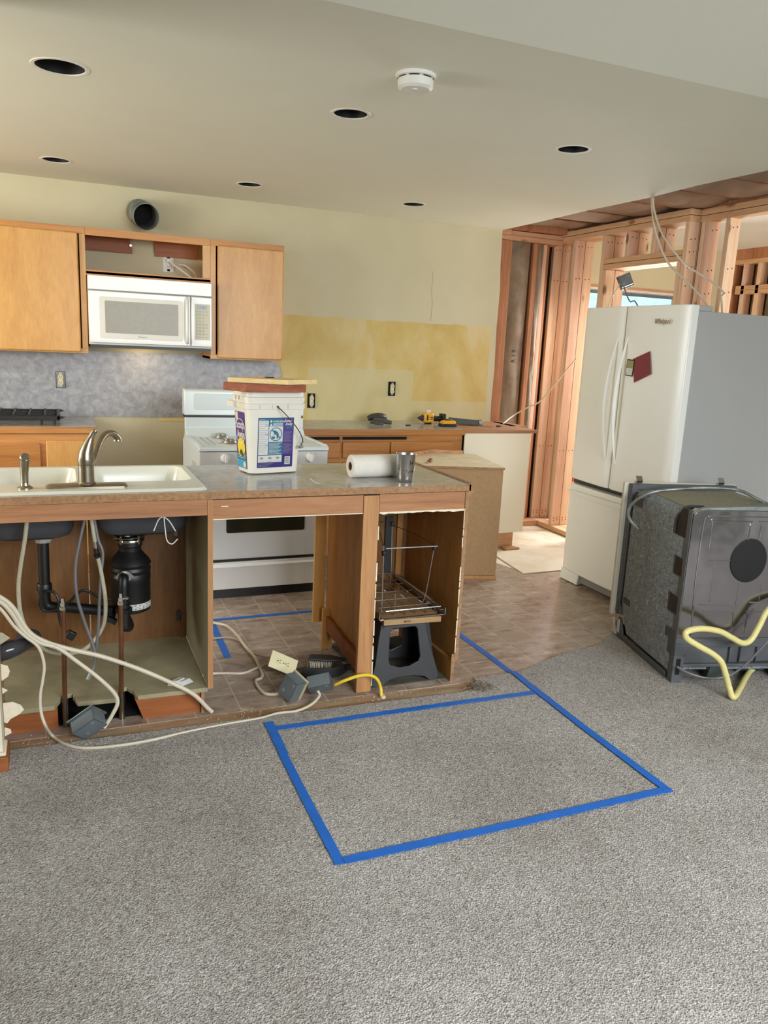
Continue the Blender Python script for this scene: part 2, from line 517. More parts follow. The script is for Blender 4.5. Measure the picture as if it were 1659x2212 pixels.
    def build(s, name, mats, parent=None, bevel=0.0, keep=False, seg=2, sharp=32, weld=False):
        me = bpy.data.meshes.new(name)
        if weld: bmesh.ops.remove_doubles(s.bm, verts=s.bm.verts, dist=1e-5)
        bmesh.ops.recalc_face_normals(s.bm, faces=s.bm.faces)
        for f in s.bm.faces: f.smooth = True
        for e in s.bm.edges:
            if len(e.link_faces) == 2 and e.calc_face_angle(0) > R(sharp): e.smooth = False
        o = bpy.data.objects.new(name, me)
        COL.objects.link(o)
        if parent is not None:
            par = parent
            inv = WM[par.name].inverted()
            s.bm.transform(inv)
            o.parent = par
            WM[o.name] = WM[par.name]
        elif not keep:
            xs = [v.co for v in s.bm.verts]
            c = Vector(((min(v.x for v in xs) + max(v.x for v in xs)) / 2, (min(v.y for v in xs) + max(v.y for v in xs)) / 2, min(v.z for v in xs)))
            s.bm.transform(Matrix.Translation(-c)); o.location = c
            WM[o.name] = Matrix.Translation(c)
        else:
            WM[o.name] = Matrix.Identity(4)
        s.bm.to_mesh(me); s.bm.free()
        for q in (mats if isinstance(mats, (list, tuple)) else [mats]): me.materials.append(M[q] if isinstance(q, str) else q)
        if bevel:
            bv = o.modifiers.new('bevel', 'BEVEL'); bv.width = bevel; bv.segments = seg; bv.limit_method = 'ANGLE'; bv.angle_limit = R(35)
        return o


WM = {}


def tag(o, label, cat, group=None, kind=None):
    if label: o['label'] = label
    if cat: o['category'] = cat
    if group: o['group'] = group
    if kind: o['kind'] = kind
    return o


def thing(name, label, cat, loc=(0, 0, 0), rz=0.0, group=None, kind=None):
    o = bpy.data.objects.new(name, None); COL.objects.link(o)
    o.empty_display_size = 0.05
    o.location = loc; o.rotation_euler = (0, 0, rz)
    WM[o.name] = Matrix.Translation(loc) @ Matrix.Rotation(rz, 4, 'Z')
    return tag(o, label, cat, group, kind)


def struct(o):
    o['kind'] = 'structure'; return o


def rrect(x0, x1, y0, y1, r, n=5):
    out = []
    for cx, cy, a in ((x1 - r, y1 - r, 0), (x0 + r, y1 - r, 90), (x0 + r, y0 + r, 180), (x1 - r, y0 + r, 270)):
        for k in range(n + 1):
            t = R(a + 90 * k / n); out.append((cx + r * math.cos(t), cy + r * math.sin(t)))
    return out


def circle(cx, cy, r, n=32):
    return [(cx + r * math.cos(2 * PI * i / n), cy + r * math.sin(2 * PI * i / n)) for i in range(n)]


def faceY(x, y, z):     # text standing upright and facing the near side (-y)
    return Matrix.Translation((x, y, z)) @ Matrix.Rotation(PI / 2, 4, 'X')


def faceX(x, y, z):     # text standing upright and facing -x
    return Matrix.Translation((x, y, z)) @ Matrix.Rotation(-PI / 2, 4, 'Z') @ Matrix.Rotation(PI / 2, 4, 'X')

# ================================================================== THE SETTING
ZC = 2.455
YB = 5.73
# floors
b = B()
strip_pts = [(-3.0, 2.905), (-0.21, 2.91), (0.713, 2.895), (1.633, 2.862), (1.73, 2.885), (1.76, 2.985), (2.0, 2.985), (2.3, 3.10), (2.64, 3.175), (2.80, 3.30), (3.4, 3.42), (4.02, 3.46)]
poly = [(-3.0, -2.8), (4.02, -2.8)] + list(reversed(strip_pts))
b.prism(poly, 'xy', -0.03, 0.009)
carpet = struct(b.build('floor_carpet', 'carpet', keep=True))
b = B()
vp = [(-3.0, 2.99), (-0.21, 2.99), (0.6, 2.985), (1.66, 2.965), (1.75, 2.97), (1.76, 2.95), (2.0, 2.95), (2.3, 3.07), (2.64, 3.14), (2.80, 3.26), (3.4, 3.38), (4.3, 3.42), (4.3, 4.455), (3.0, 4.44), (2.9, 4.80), (3.0, 5.85), (-3.0, 5.85)]
b.prism(vp, 'xy', -0.03, 0.0)
struct(b.build('floor_kitchen', 'vinyl', keep=True))
b = B()
b.prism([(-3.0, 2.85), (1.80, 2.85), (1.80, 3.0), (-3.0, 3.0)], 'xy', -0.04, -0.002)
struct(b.build('floor_strip', 'strip', keep=True))
b = B()
b.box(2.88, 6.2, 4.40, 6.0, -0.06, -0.003)
b.box(4.29, 6.2, 0.7, 4.40, -0.06, -0.003)
struct(b.build('floor_next_room', 'subfloor', keep=True))
# the pale board lying on the floor at the doorway
b = B()
b.prism([(2.955, 4.45), (3.9, 4.47), (3.9, 5.02), (3.02, 5.02)], 'xy', 0.0, 0.006)
tag(b.build('floor_board', mottled('pale_floor_board', [(214, 198, 170), (230, 216, 192), (240, 230, 212)], 4, 0.55)),
    'pale thin board lying flat on floor beside white fridge', 'board')

# back wall: drywall to the torn edge at x = 3.34
b = B()
z_ = [(3.335, 0.0), (3.352, 0.9), (3.347, 1.1), (3.353, 1.35), (3.345, 1.7), (3.35, 2.0), (3.338, 2.2), (3.337, 2.32), (3.334, ZC)]
b.prism([(-3.0, 0.0)] + z_ + [(-3.0, ZC)], 'xz', YB, YB + 0.013)
struct(b.build('wall_back', 'wall_back', keep=True))
# exterior skin behind the framing
b = B()
b.box(-3.1, 4.25, 5.93, 5.96, 0, 2.6)
struct(b.build('wall_back_sheathing', 'dark', keep=True))
# next room end wall with its window opening
wx0, wx1, wz0, wz1 = 4.20, 5.30, 0.78, 2.098
b = B()
b.box(4.11, wx0, 5.79, 5.93, 0, 2.6); b.box(wx1, 5.85, 5.79, 5.93, 0, 2.6)
b.box(wx0, wx1, 5.79, 5.93, wz1 + 0.012, 2.6); b.box(wx0, wx1, 5.79, 5.93, 0, wz0)
struct(b.build('wall_next_room', 'wall', keep=True))
# left, behind, near walls with window openings
b = B()
b.box(-3.12, -3.0, -2.8, 2.9, 0, 4.2); b.box(-3.12, -3.0, 4.4, 5.93, 0, 4.2)
b.box(-3.12, -3.0, 2.9, 4.4, 0, 1.0); b.box(-3.12, -3.0, 2.9, 4.4, 2.3, 4.2)
struct(b.build('wall_left', 'white_wall', keep=True))
b = B()
b.box(-3.12, 0.4, -1.92, -1.8, 0, 4.2); b.box(3.4, 4.2, -1.92, -1.8, 0, 4.2)
b.box(0.4, 3.4, -1.92, -1.8, 0, 0.65); b.box(0.4, 3.4, -1.92, -1.8, 2.55, 4.2)
struct(b.build('wall_behind', 'white_wall', keep=True))
b = B()
b.box(4.02, 4.11, -2.8, 3.2, 0, 4.0)
b.box(4.11, 6.0, 0.8, 0.92, 0, 2.6)
struct(b.build('wall_side', 'white_wall', keep=True))
# ceiling: flat part with six cut holes, then the sloping part over the carpet
HOLES = [(0.055, 3.36, 0.088), (1.178, 3.345, 0.072), (2.282, 3.325, 0.072), (0.044, 5.11, 0.072), (1.157, 5.135, 0.072), (2.277, 5.125, 0.072)]
b = B()
outer = [(-3.0, 2.34), (3.30, 2.34), (3.318, 3.1), (3.305, 3.6), (3.335, 4.02), (3.318, 4.6), (3.335, 5.2), (3.335, YB + 0.013), (-3.0, YB + 0.013)]
b.holed(outer, [circle(x, y, r) for x, y, r in HOLES], ZC)
b.holed(outer, [circle(x, y, r) for x, y, r in HOLES], ZC + 0.014)
for L in [outer] + [circle(x, y, r) for x, y, r in HOLES]:
    n = len(L)
    for i in range(n):
        p, q = L[i], L[(i + 1) % n]
        b.bm.faces.new([b.bm.verts.new((*p, ZC)), b.bm.verts.new((*q, ZC)), b.bm.verts.new((*q, ZC + 0.014)), b.bm.verts.new((*p, ZC + 0.014))])
struct(b.build('ceiling', 'ceiling', keep=True, weld=True))
b = B()
b.prism([(2.34, ZC), (-2.92, ZC + 1.15), (-2.92, ZC + 1.3), (2.34, ZC + 0.15)], 'yz', -3.12, 4.15)
struct(b.build('ceiling_sloping', 'ceiling', keep=True))
b = B()
b.box(4.11, 6.0, 0.8, 5.93, 2.50, 2.53)
struct(b.build('ceiling_next_room', 'white_wall', keep=True))
b = B()
b.box(-3.1, 6.1, 2.34, 6.0, 2.80, 2.84)
struct(b.build('ceiling_deck', 'dark', keep=True))
b = B()
b.box(6.0, 6.04, 0.8, 6.0, 0, 2.8)
struct(b.build('wall_far_side', 'dark', keep=True))

# recessed cans in the holes
for i, (x, y, r) in enumerate(HOLES):
    lab = ['empty black recessed can opening, big one at top left of ceiling', 'empty black recessed can opening left of the smoke alarm',
           'empty black recessed can opening at right of ceiling, nearest the fridge', 'small black recessed can opening above the left wall cabinet',
           'small black recessed can opening above the end of the wall cabinets', 'small black recessed can opening above the bare yellow wall patch'][i]
    t = thing('recessed_light', lab, 'ceiling light', (x, y, ZC), group='recessed light openings in the ceiling')
    b = B(); b.lathe([(r, 0.002), (r * 0.99, 0.12), (0.0, 0.125)], (x, y, ZC)); b.build('can', 'can', t)
    b = B(); b.lathe([(r - 0.002, 0.0), (r, -0.0025), (r + 0.012, -0.0025), (r + 0.014, 0.0)], (x, y, ZC)); b.build('trim_ring', 'white', t)

# smoke alarm
sx, sy = 1.215, 2.77
t = thing('smoke_detector', 'round white smoke alarm on the ceiling', 'smoke alarm', (sx, sy, ZC))
b = B(); b.lathe([(0, 0), (0.072, 0), (0.072, -0.012), (0.064, -0.014), (0.0, -0.014)], (sx, sy, ZC)); b.build('base', 'white', t)
b = B(); b.lathe([(0.0, -0.013), (0.061, -0.013), (0.064, -0.018), (0.062, -0.042), (0.052, -0.050), (0.02, -0.053), (0, -0.053)], (sx, sy, ZC)); b.build('cover', 'white', t)
b = B()
for k in range(8):
    a0 = 2 * PI * k / 8
    pts = [(sx + 0.0635 * math.cos(a0 + j * 0.08), sy + 0.0635 * math.sin(a0 + j * 0.08), ZC - 0.0155) for j in range(8)]
    b.tube(pts, 0.0018, 6, 1)
b.build('vent_slots', 'black', t)
b = B(); b.cyl((sx - 0.01, sy - 0.02, ZC - 0.050), (sx - 0.01, sy - 0.02, ZC - 0.0545), 0.009); b.build('test_button', 'white', t)

# ------------------------------------------------------------------ framing
ZP = 2.416      # underside of the top plates
wr = thing('wall_right', None, None, (3.93, 4.31, 0), kind='structure')
fir = ['fir', 'fir_red']
def stud(x0, x1, y0, y1, z0, z1, mt, parent, name='stud'):
    b = B(); b.box(x0, x1, y0, y1, z0, z1)
    # nail heads on the near face
    o = b.build(name, mt, parent, bevel=0.003)
    return o
def nails(pts, parent):
    b = B()
    for (x, y, z) in pts: b.cyl((x, y - 0.0015, z), (x, y + 0.001, z), 0.0045, n=8)
    return b.build('nail_heads', 'ink', parent)
rowA = (3.93, 4.0175); rowB = (4.0225, 4.11)
npts = []
for (x0, x1), ys in ((rowA, [(5.872, 5.91), (5.56, 5.598), (5.188, 5.226)]), (rowB, [(5.872, 5.91), (5.56, 5.598), (5.188, 5.226)])):
    for k, (a, c) in enumerate(ys):
        stud(x0, x1, a, c, 0.045, ZP, fir[(k + (x0 > 4)) % 2], wr)
        for zz in (0.09, 0.11, 0.7, ZP - 0.05, ZP - 0.3):
            npts += [(x0 + 0.025, a, zz), (x0 + 0.06, a, zz + 0.004)]
# jack studs carrying the header, from 5.15 and 4.40
for (x0, x1) in (rowA, rowB):
    stud(x0, x1, 5.148, 5.186, 0.045, 2.16, 'fir', wr, 'jack_stud')
    stud(x0, x1, 4.311, 4.349, 0.045, ZP if x0 < 4 else ZP, 'fir', wr, 'king_stud')
    stud(x0, x1, 4.351, 4.389, 0.045, 2.16, 'fir', wr, 'jack_stud')
    for zz in (2.3, 2.22, 2.12, 2.0):
        npts += [(x0 + 0.025, 4.311, zz), (x0 + 0.06, 4.311, zz + 0.006)]
# cripples over the header
for y in (4.93, 4.65):
    for k, (x0, x1) in enumerate((rowA, rowB)):
        stud(x0, x1, y - 0.019, y + 0.019, 2.238, ZP, fir[(k + int(y * 10)) % 2], wr, 'cripple_stud')
        npts += [(x0 + 0.03, y - 0.019, ZP - 0.04), (x0 + 0.065, y - 0.019, ZP - 0.045)]
for k, (x0, x1) in enumerate((rowA, rowB)):
    b = B(); b.box(x0, x1, 4.351, 5.186, 2.162, 2.199); b.build('header', 'fir_y', wr, bevel=0.002)
    b = B(); b.box(x0, x1, 4.351, 5.186, 2.203, 2.238); b.build('header', 'fir_y', wr, bevel=0.002)
# plates
b = B(); b.box(3.93, 4.019, 4.311, 5.91, ZP, ZP + 0.038); b.build('top_plate', 'fir_y', wr, bevel=0.002)
b = B(); b.box(3.93, 4.019, 4.311, 5.91, ZP + 0.042, ZP + 0.080); b.build('top_plate', 'fir_y', wr, bevel=0.002)
b = B(); b.box(4.021, 4.11, 3.2, 5.91, ZP, ZP + 0.038); b.build('top_plate', 'fir_y', wr, bevel=0.002)
b = B(); b.box(4.021, 4.11, 3.2, 5.91, ZP + 0.042, ZP + 0.080); b.build('top_plate', 'fir_y', wr, bevel=0.002)
for (x0, x1) in (rowA, rowB):
    b = B(); b.box(x0, x1, 4.311, 5.91, 0.002, 0.044); b.build('bottom_plate', 'fir_y', wr, bevel=0.002)
for a, c in ((4.262, 4.30), (4.225, 4.26), (4.05, 4.088)):
    stud(4.021, 4.11, a, c, 0.045, ZP, fir[int(a * 1000) % 2], wr)
    for zz in (ZP - 0.06, 2.1, 1.95): npts += [(4.05, a, zz), (4.085, a, zz + 0.006)]
nails(npts, wr)

# exterior back wall framing showing right of the torn drywall
we = thing('wall_back_framing', None, None, (3.6, 5.78, 0), kind='structure')
stud(3.345, 3.415, 5.755, 5.90, 0.0, 2.39, 'old_stud', we)
stud(3.417, 3.455, 5.762, 5.90, 0.0, 2.39, 'old_stud', we)
stud(3.672, 3.712, 5.775, 5.90, 0.0, 2.39, 'old_stud', we)
stud(3.777, 3.815, 5.80, 5.90, 0.0, 2.39, 'fir_red', we)
stud(3.84, 3.878, 5.86, 5.92, 0.0, 2.39, 'old_stud', we)
b = B(); b.box(3.816, 3.93, 5.915, 5.93, 0, 2.39); b.build('sheathing_gap', 'dark', we)
b = B(); b.box(3.34, 3.929, 5.75, 5.92, 2.392, 2.428); b.build('top_plate', 'fir_x', we, bevel=0.002)
b = B(); b.box(3.34, 3.929, 5.76, 5.92, 2.430, 2.466); b.build('top_plate', 'fir_x', we, bevel=0.002)
b = B(); b.box(3.34, 3.43, 5.745, 5.76, 2.43, 2.47); b.build('block', 'fir_x', we, bevel=0.002)
b = B(); b.box(3.34, 3.929, 5.76, 5.90, 0.0, 0.044); b.build('bottom_plate', 'fir_x', we)
def batt(x0, x1, z0, z1, y, parent, amp=0.012, seed=0, mt='kraft'):
    rr = random.Random(seed); nx, nz = 10, 60
    b = B(); g = []
    for j in range(nz + 1):
        row = []
        for i in range(nx + 1):
            u = i / nx; w = j / nz
            bul = amp * math.sin(PI * u) + 0.004 * math.sin(9 * w * PI + u * 5 + seed) * math.sin(PI * u) + rr.uniform(-0.002, 0.002)
            row.append(b.bm.verts.new((x0 + (x1 - x0) * u, y - bul, z0 + (z1 - z0) * w)))
        g.append(row)
    for j in range(nz):
        for i in range(nx): b.bm.faces.new((g[j][i], g[j][i + 1], g[j + 1][i + 1], g[j + 1][i]))
    bk = [b.bm.verts.new((x, y + 0.08, z)) for x, z in ((x0, z0), (x1, z0), (x1, z1), (x0, z1))]
    b.bm.faces.new(bk)
    for A, Bv, c, d in ((g[0][0], g[0][-1], bk[1], bk[0]), (g[-1][0], g[-1][-1], bk[2], bk[3]), (g[0][0], g[-1][0], bk[3], bk[0]), (g[0][-1], g[-1][-1], bk[2], bk[1])):
        b.bm.faces.new((A, Bv, c, d))
    return b.build('insulation_batt', mt, parent)
batt(3.457, 3.648, 0.04, 2.39, 5.80, we, 0.018, 3)
batt(3.714, 3.774, 0.04, 2.39, 5.795, we, 0.012, 5)
b = B(); b.box(3.648, 3.672, 5.86, 5.90, 0.0, 2.39); b.build('gap', 'dark', we)
# torn fibre strip hanging along the old stud
b = B()
rr = random.Random(11)
L = []
for k in range(34):
    z = 2.36 - k * 0.062
    if 10 < k < 13 and False: continue
    w = (0.012 + 0.012 * rr.random()) * (1.3 if 8 < k < 22 else 0.8)
    L.append((3.722 + 0.012 * rr.uniform(-1, 1) - 0.02 * (k > 18), z, w))
b.loft([[(x - w, 5.812, z), (x, 5.800, z), (x + w * 0.7, 5.815, z), (x, 5.83, z)] for x, z, w in L])
b.build('fibre_fill', 'foam', we)
b = B(); b.text('R 1 9', 0.05, Matrix.Translation((3.575, 5.7795, 1.42)) @ Matrix.Rotation(-PI / 2, 4, 'Y') @ Matrix.Rotation(PI / 2, 4, 'X'), depth=0.001)
b.build('lettering', 'ink', we)

# kraft paper over the opening in the ceiling
cp = thing('ceiling_opening', None, None, (3.6, 4.0, 2.5), kind='structure')
ys = [5.76, 5.42, 5.38, 4.98, 4.52, 4.05, 3.62, 3.2, 2.8, 2.36]
for i in range(len(ys) - 1):
    y1, y0 = ys[i] - 0.012, ys[i + 1] + 0.012
    if y1 - y0 < 0.05: continue
    b = B(); nx, ny = 14, 8; g = []
    for j in range(ny + 1):
        row = []
        for k in range(nx + 1):
            u, w = k / nx, j / ny
            z = 2.530 - 0.024 * math.sin(PI * w) ** 0.7 - 0.006 * math.sin(u * 7 + i * 2) * math.sin(PI * w)
            row.append(b.bm.verts.new((3.29 + 0.75 * u, y0 + (y1 - y0) * w + 0.015 * math.sin(u * 4 + i), z)))
        g.append(row)
    for j in range(ny):
        for k in range(nx): b.bm.faces.new((g[j][k], g[j][k + 1], g[j + 1][k + 1], g[j + 1][k]))
    b.build('insulation_batt', 'kraft_ceil', cp)
    b = B(); b.box(3.29, 4.04, y0 - 0.022, y0 - 0.014, 2.523, 2.66); b.build('joist', 'old_stud', cp)

b = B(); b.box(3.30, 3.93, 5.70, 5.76, 2.470, 2.545); b.build('blocking', 'old_stud', cp)
b = B(); b.box(4.04, 4.10, 2.34, 5.93, 2.497, 2.80)
struct(b.build('ceiling_rim', 'old_stud', keep=True))
# next room: window, far framing
wn = thing('window_1', None, None, ((wx0 + wx1) / 2, 5.86, wz0), kind='structure')
b = B()
for x0, x1, z0, z1 in ((wx0, wx1, wz1 - 0.008, wz1 + 0.012), ):
    b.box(x0, x1, 5.785, 5.92, z0, z1)
b.build('head_board', 'fir_x', wn)
b = B()
b.box(wx0, wx1, 5.80, 5.86, wz1 - 0.026, wz1 - 0.008); b.box(wx0, wx0 + 0.03, 5.80, 5.86, wz0, wz1 - 0.03); b.box(wx1 - 0.03, wx1, 5.80, 5.86, wz0, wz1 - 0.03); b.box(wx0, wx1, 5.80, 5.86, wz0, wz0 + 0.04)
b.build('window_frame', 'white', wn)
b = B(); b.box(wx0 + 0.03, wx1 - 0.03, 5.83, 5.86, wz1 - 0.055, wz1 - 0.03); b.box(4.50, 4.52, 5.83, 5.86, wz0, wz1 - 0.055); b.build('sash', 'grey_metal', wn)
b = B(); b.box(wx0 + 0.03, wx1 - 0.03, 5.842, 5.846, wz0 + 0.04, wz1 - 0.055); b.build('pane', 'glass', wn)
wf = thing('wall_next_room_side', None, None, (5.72, 5.4, 0), kind='structure')
for k, (a, c) in enumerate(((5.64, 5.70), (5.50, 5.54), (5.34, 5.38), (5.14, 5.18), (4.9, 4.94), (4.5, 4.54), (4.1, 4.14), (3.7, 3.74), (3.3, 3.34))):
    stud(5.72, 5.81, a, c, 0.045, 2.37, 'old_stud' if k in (0,) else ('fir_red' if k % 2 else 'fir'), wf)
b = B(); b.box(5.72, 5.81, 1.0, 5.78, 2.37, 2.408); b.build('top_plate', 'fir_y', wf)
b = B(); b.box(5.72, 5.81, 1.0, 5.78, 2.41, 2.5); b.build('top_plate', 'old_stud', wf)
b = B(); b.box(5.72, 5.81, 1.0, 5.78, 0.0, 0.044); b.build('bottom_plate', 'fir_y', wf)
b = B(); b.box(5.72, 5.81, 5.18, 5.60, 2.11, 2.145); b.build('header', 'fir_y', wf)
b = B(); b.box(5.72, 5.81, 5.18, 5.60, 2.147, 2.182); b.build('header', 'fir_y', wf)
for k, (a, c, z0, z1) in enumerate(((5.54, 5.64, 0.05, 2.37), (5.38, 5.50, 0.05, 2.37), (5.18, 5.34, 0.05, 2.37), (4.94, 5.14, 0.05, 2.37), (4.54, 4.9, 0.05, 2.37), (4.14, 4.5, 0.05, 2.37))):
    b = B(); b.box(5.83, 5.90, a, c, z0, z1); b.build('insulation_batt', 'kraft', wf)

# neighbour's roof seen through the far window
b = B()
b.prism([(10.0, 0.8), (15.0, 4.6), (15.0, 4.4), (10.0, 0.6)], 'yz', 2.0, 16.0)
tag(b.build('neighbour_roof', 'shingle'), 'pale blue shingled roof outside the far window', 'roof')
# the dark thing on the sill outside
b = B(); b.box(4.0, 6.2, 6.1, 6.2, 1.85, 1.90); b.box(4.0, 4.06, 6.1, 6.2, 0, 1.85); b.box(6.14, 6.2, 6.1, 6.2, 0, 1.85)
tag(b.build('deck_rail', 'black'), 'black rail outside the far window, just above the fridge top', 'railing')
b = B(); b.box(-6, 14, 5.97, 20, -0.5, -0.06)
struct(b.build('ground', plain('grass_ground', (120, 126, 96), 0.9), keep=True))

# stub wall at the lower left with its orange base
b = B(); b.box(-3.0, -0.222, 2.78, 2.86, 0.06, ZC)
struct(b.build('wall_stub', 'paint', keep=True))
b = B(); b.box(-0.75, -0.206, 2.755, 2.872, 0.009, 0.062)
struct(b.build('baseboard_stub', 'kick', bevel=0.002, keep=True))
b = B(); b.box(-0.75, -0.212, 2.765, 2.868, 0.062, 0.075)
struct(b.build('trim_1', 'paint', bevel=0.004, keep=True))

# ================================================================== BACK WALL
# splashback sheet
b = B()
b.prism([(-3.0, 0.948), (0.90, 0.944), (1.53, 0.944), (1.548, 1.262), (1.50, 1.39), (-3.0, 1.39)], 'xz', YB - 0.006, YB - 0.001)
tag(b.build('backsplash', 'splash'), 'grey marbled laminate sheet on the wall under microwave and wall cabinets', 'backsplash')
b = B(); b.prism([(0.66, 0.915), (0.90, 0.913), (0.90, 0.943), (0.66, 0.943)], 'xz', YB - 0.002, YB)
tag(b.build('masking_tape', 'pine'), 'strip of yellowed tape on wall below the splashback, left of the stove', 'tape')


def door_panel(x0, x1, y, z0, z1, mt, parent, name='door', th=0.02, rnd=0.009):
    b = B(); b.box(x0, x1, y - th, y, z0, z1)
    return b.build(name, mt, parent, bevel=rnd, seg=3)


# wall cabinets
yf = 5.41
def wall_cabinet(x0, x1, z0, z1, label, doorx, sides=True):
    t = thing('wall_cabinet', label, 'cabinet', ((x0 + x1) / 2, YB, z0))
    b = B()
    b.box(x0, x0 + 0.016, yf + 0.018, YB, z0, z1); b.box(x1 - 0.016, x1, yf + 0.018, YB, z0, z1)
    b.box(x0, x1, yf + 0.018, YB, z0, z0 + 0.014); b.box(x0, x1, yf + 0.018, YB, z1 - 0.014, z1)
    b.box(x0, x1, YB - 0.012, YB - 0.004, z0, z1)
    b.build('box', 'maple', t)
    b = B()
    b.box(x0, x1, yf, yf + 0.018, z1 - 0.04, z1)
    b.build('top_rail', 'maple_x', t, bevel=0.001)
    b = B()
    b.box(x0, x1, yf, yf + 0.018, z0, z0 + 0.03); b.box(x0, x0 + 0.035, yf, yf + 0.018, z0 + 0.03, z1 - 0.04); b.box(x1 - 0.035, x1, yf, yf + 0.018, z0 + 0.03, z1 - 0.04)
    b.build('face_frame', 'maple', t, bevel=0.001)
    for a, c in doorx: door_panel(a, c, yf - 0.001, z0 + 0.006, z1 - 0.035, 'maple', t)
    return t
wall_cabinet(-0.92, 0.195, 1.378, 2.142, 'maple wall cabinet with a plain slab door, left of the microwave', [(-0.89, -0.39), (-0.38, 0.152)])
wall_cabinet(0.965, 1.462, 1.372, 2.142, 'maple wall cabinet with a plain slab door, right of the microwave', [(1.008, 1.457)])
b = B(); b.box(0.918, 0.968, yf, YB, 1.372, 1.39); b.build
# open box over the microwave
t = thing('wall_cabinet', 'doorless maple cabinet shelf space over the microwave with wall showing through', 'cabinet', (0.58, YB, 1.86))
b = B(); b.box(0.196, 0.964, yf, yf + 0.018, 2.098, 2.142); b.build('top_rail', 'maple_x', t, bevel=0.001)
b = B(); b.box(0.196, 0.964, yf, YB - 0.01, 1.868, 1.884); b.box(0.196, 0.964, yf, yf + 0.018, 1.858, 1.892); b.build('shelf', 'maple_x', t, bevel=0.001)
b = B(); b.box(0.915, 0.964, yf, yf + 0.018, 1.892, 2.098); b.build('stile', 'maple', t, bevel=0.001)
b = B(); b.box(0.196, 0.964, yf + 0.018, YB - 0.001, 2.128, 2.142); b.build('top_panel', 'maple', t)
b = B()
b.prism([(0.197, 2.035), (0.50, 2.035), (0.50, 2.07), (0.48, 2.128), (0.197, 2.128)], 'xz', 5.70, 5.716)
b.prism([(0.638, 2.128), (0.648, 2.03), (0.668, 2.032), (0.93, 2.03), (0.93, 2.128)], 'xz', 5.70, 5.716)
b.build('hanging_cleat', 'kick', t)


def receptacle(c, parent, mt='ivory', s=1.0, X=None):
    """duplex receptacle face; c centre, facing -y"""
    x, y, z = c
    b = B(X)
    for dz in (0.0195, -0.0195):
        b.mat(0).lathe([(0, 0.004), (0.0165 * s, 0.004), (0.017 * s, 0.0), (0, 0)], (x, y, z + dz * s), Matrix.Rotation(PI / 2, 4, 'X'), 20)
        b.mat(1).box(x - 0.0075 * s, x - 0.0050 * s, y - 0.0046, y - 0.0038, z + dz * s - 0.001, z + dz * s + 0.007)
        b.box(x + 0.0050 * s, x + 0.0075 * s, y - 0.0046, y - 0.0038, z + dz * s - 0.001, z + dz * s + 0.007)
        b.cyl((x, y - 0.0038, z + dz * s - 0.008), (x, y - 0.0046, z + dz * s - 0.008), 0.0026, n=8)
    b.mat(0).box(x - 0.014 * s, x + 0.014 * s, y, y + 0.012, z - 0.034 * s, z + 0.034 * s)
    b.mat(2).box(x - 0.009, x + 0.009, y + 0.001, y + 0.003, z - 0.048, z + 0.048)
    return b.build('receptacle', [mt, 'ink', 'steel'], parent)


def open_outlet(x, z, label, y=YB):
    t = thing('wall_outlet', label, 'outlet', (x, y, z))
    b = B()
    b.box(x - 0.029, x + 0.029, y - 0.0055, y - 0.0045, z - 0.054, z + 0.054)
    b.build('box_opening', 'dark', t)
    b = B()
    for a, c, d, e in ((-0.030, -0.027, -0.055, 0.055), (0.027, 0.030, -0.055, 0.055), (-0.03, 0.03, -0.055, -0.052), (-0.03, 0.03, 0.052, 0.055)):
        b.box(x + a, x + c, y - 0.009, y - 0.003, z + d, z + e)
    b.build('box_rim', 'black', t)
    receptacle((x, y - 0.020, z), t)
    return t
open_outlet(0.025, 1.19, 'uncovered ivory outlet in the grey splashback over the left counter')
open_outlet(2.436, 1.182, 'uncovered ivory outlet alone in the middle of the yellow wall patch')
open_outlet(1.778, 1.078, 'uncovered ivory outlet low on yellow wall just right of the bucket lid')
t = thing('wall_outlet', 'white covered outlet on the wall inside the space over the microwave', 'outlet', (0.735, YB, 1.99))
b = B(); b.box(0.700, 0.772, YB - 0.006, YB, 1.935, 2.05); b.build('cover_plate', 'white', t, bevel=0.002)
receptacle((0.737, YB - 0.007, 1.99), t, 'white')
b = B()
b.box(0.722, 0.752, YB - 0.04, YB - 0.01, 2.00, 2.02)
b.tube([(0.737, YB - 0.035, 2.005), (0.79, YB - 0.10, 1.96), (0.86, YB - 0.18, 1.90), (0.88, YB - 0.20, 1.888)], 0.006)
b.tube([(0.86, YB - 0.16, 1.895), (0.80, YB - 0.12, 1.90), (0.74, YB - 0.10, 1.90), (0.72, YB - 0.13, 1.89), (0.78, YB - 0.17, 1.89), (0.86, YB - 0.22, 1.89)], 0.004)
b.tube([(0.76, YB - 0.05, 1.97), (0.83, YB - 0.07, 1.985), (0.89, YB - 0.10, 1.94), (0.905, YB - 0.14, 1.895)], 0.004)
tag(b.build('power_cord', 'white'), 'white power cord coiled on the shelf over the microwave', 'cord')
b = B(); b.cyl((0.488, 5.698, 2.085), (0.488, 5.68, 2.085), 0.008)
tag(b.build('screw', 'steel'), 'screw head at the end of the orange cleat over the microwave', 'screw')

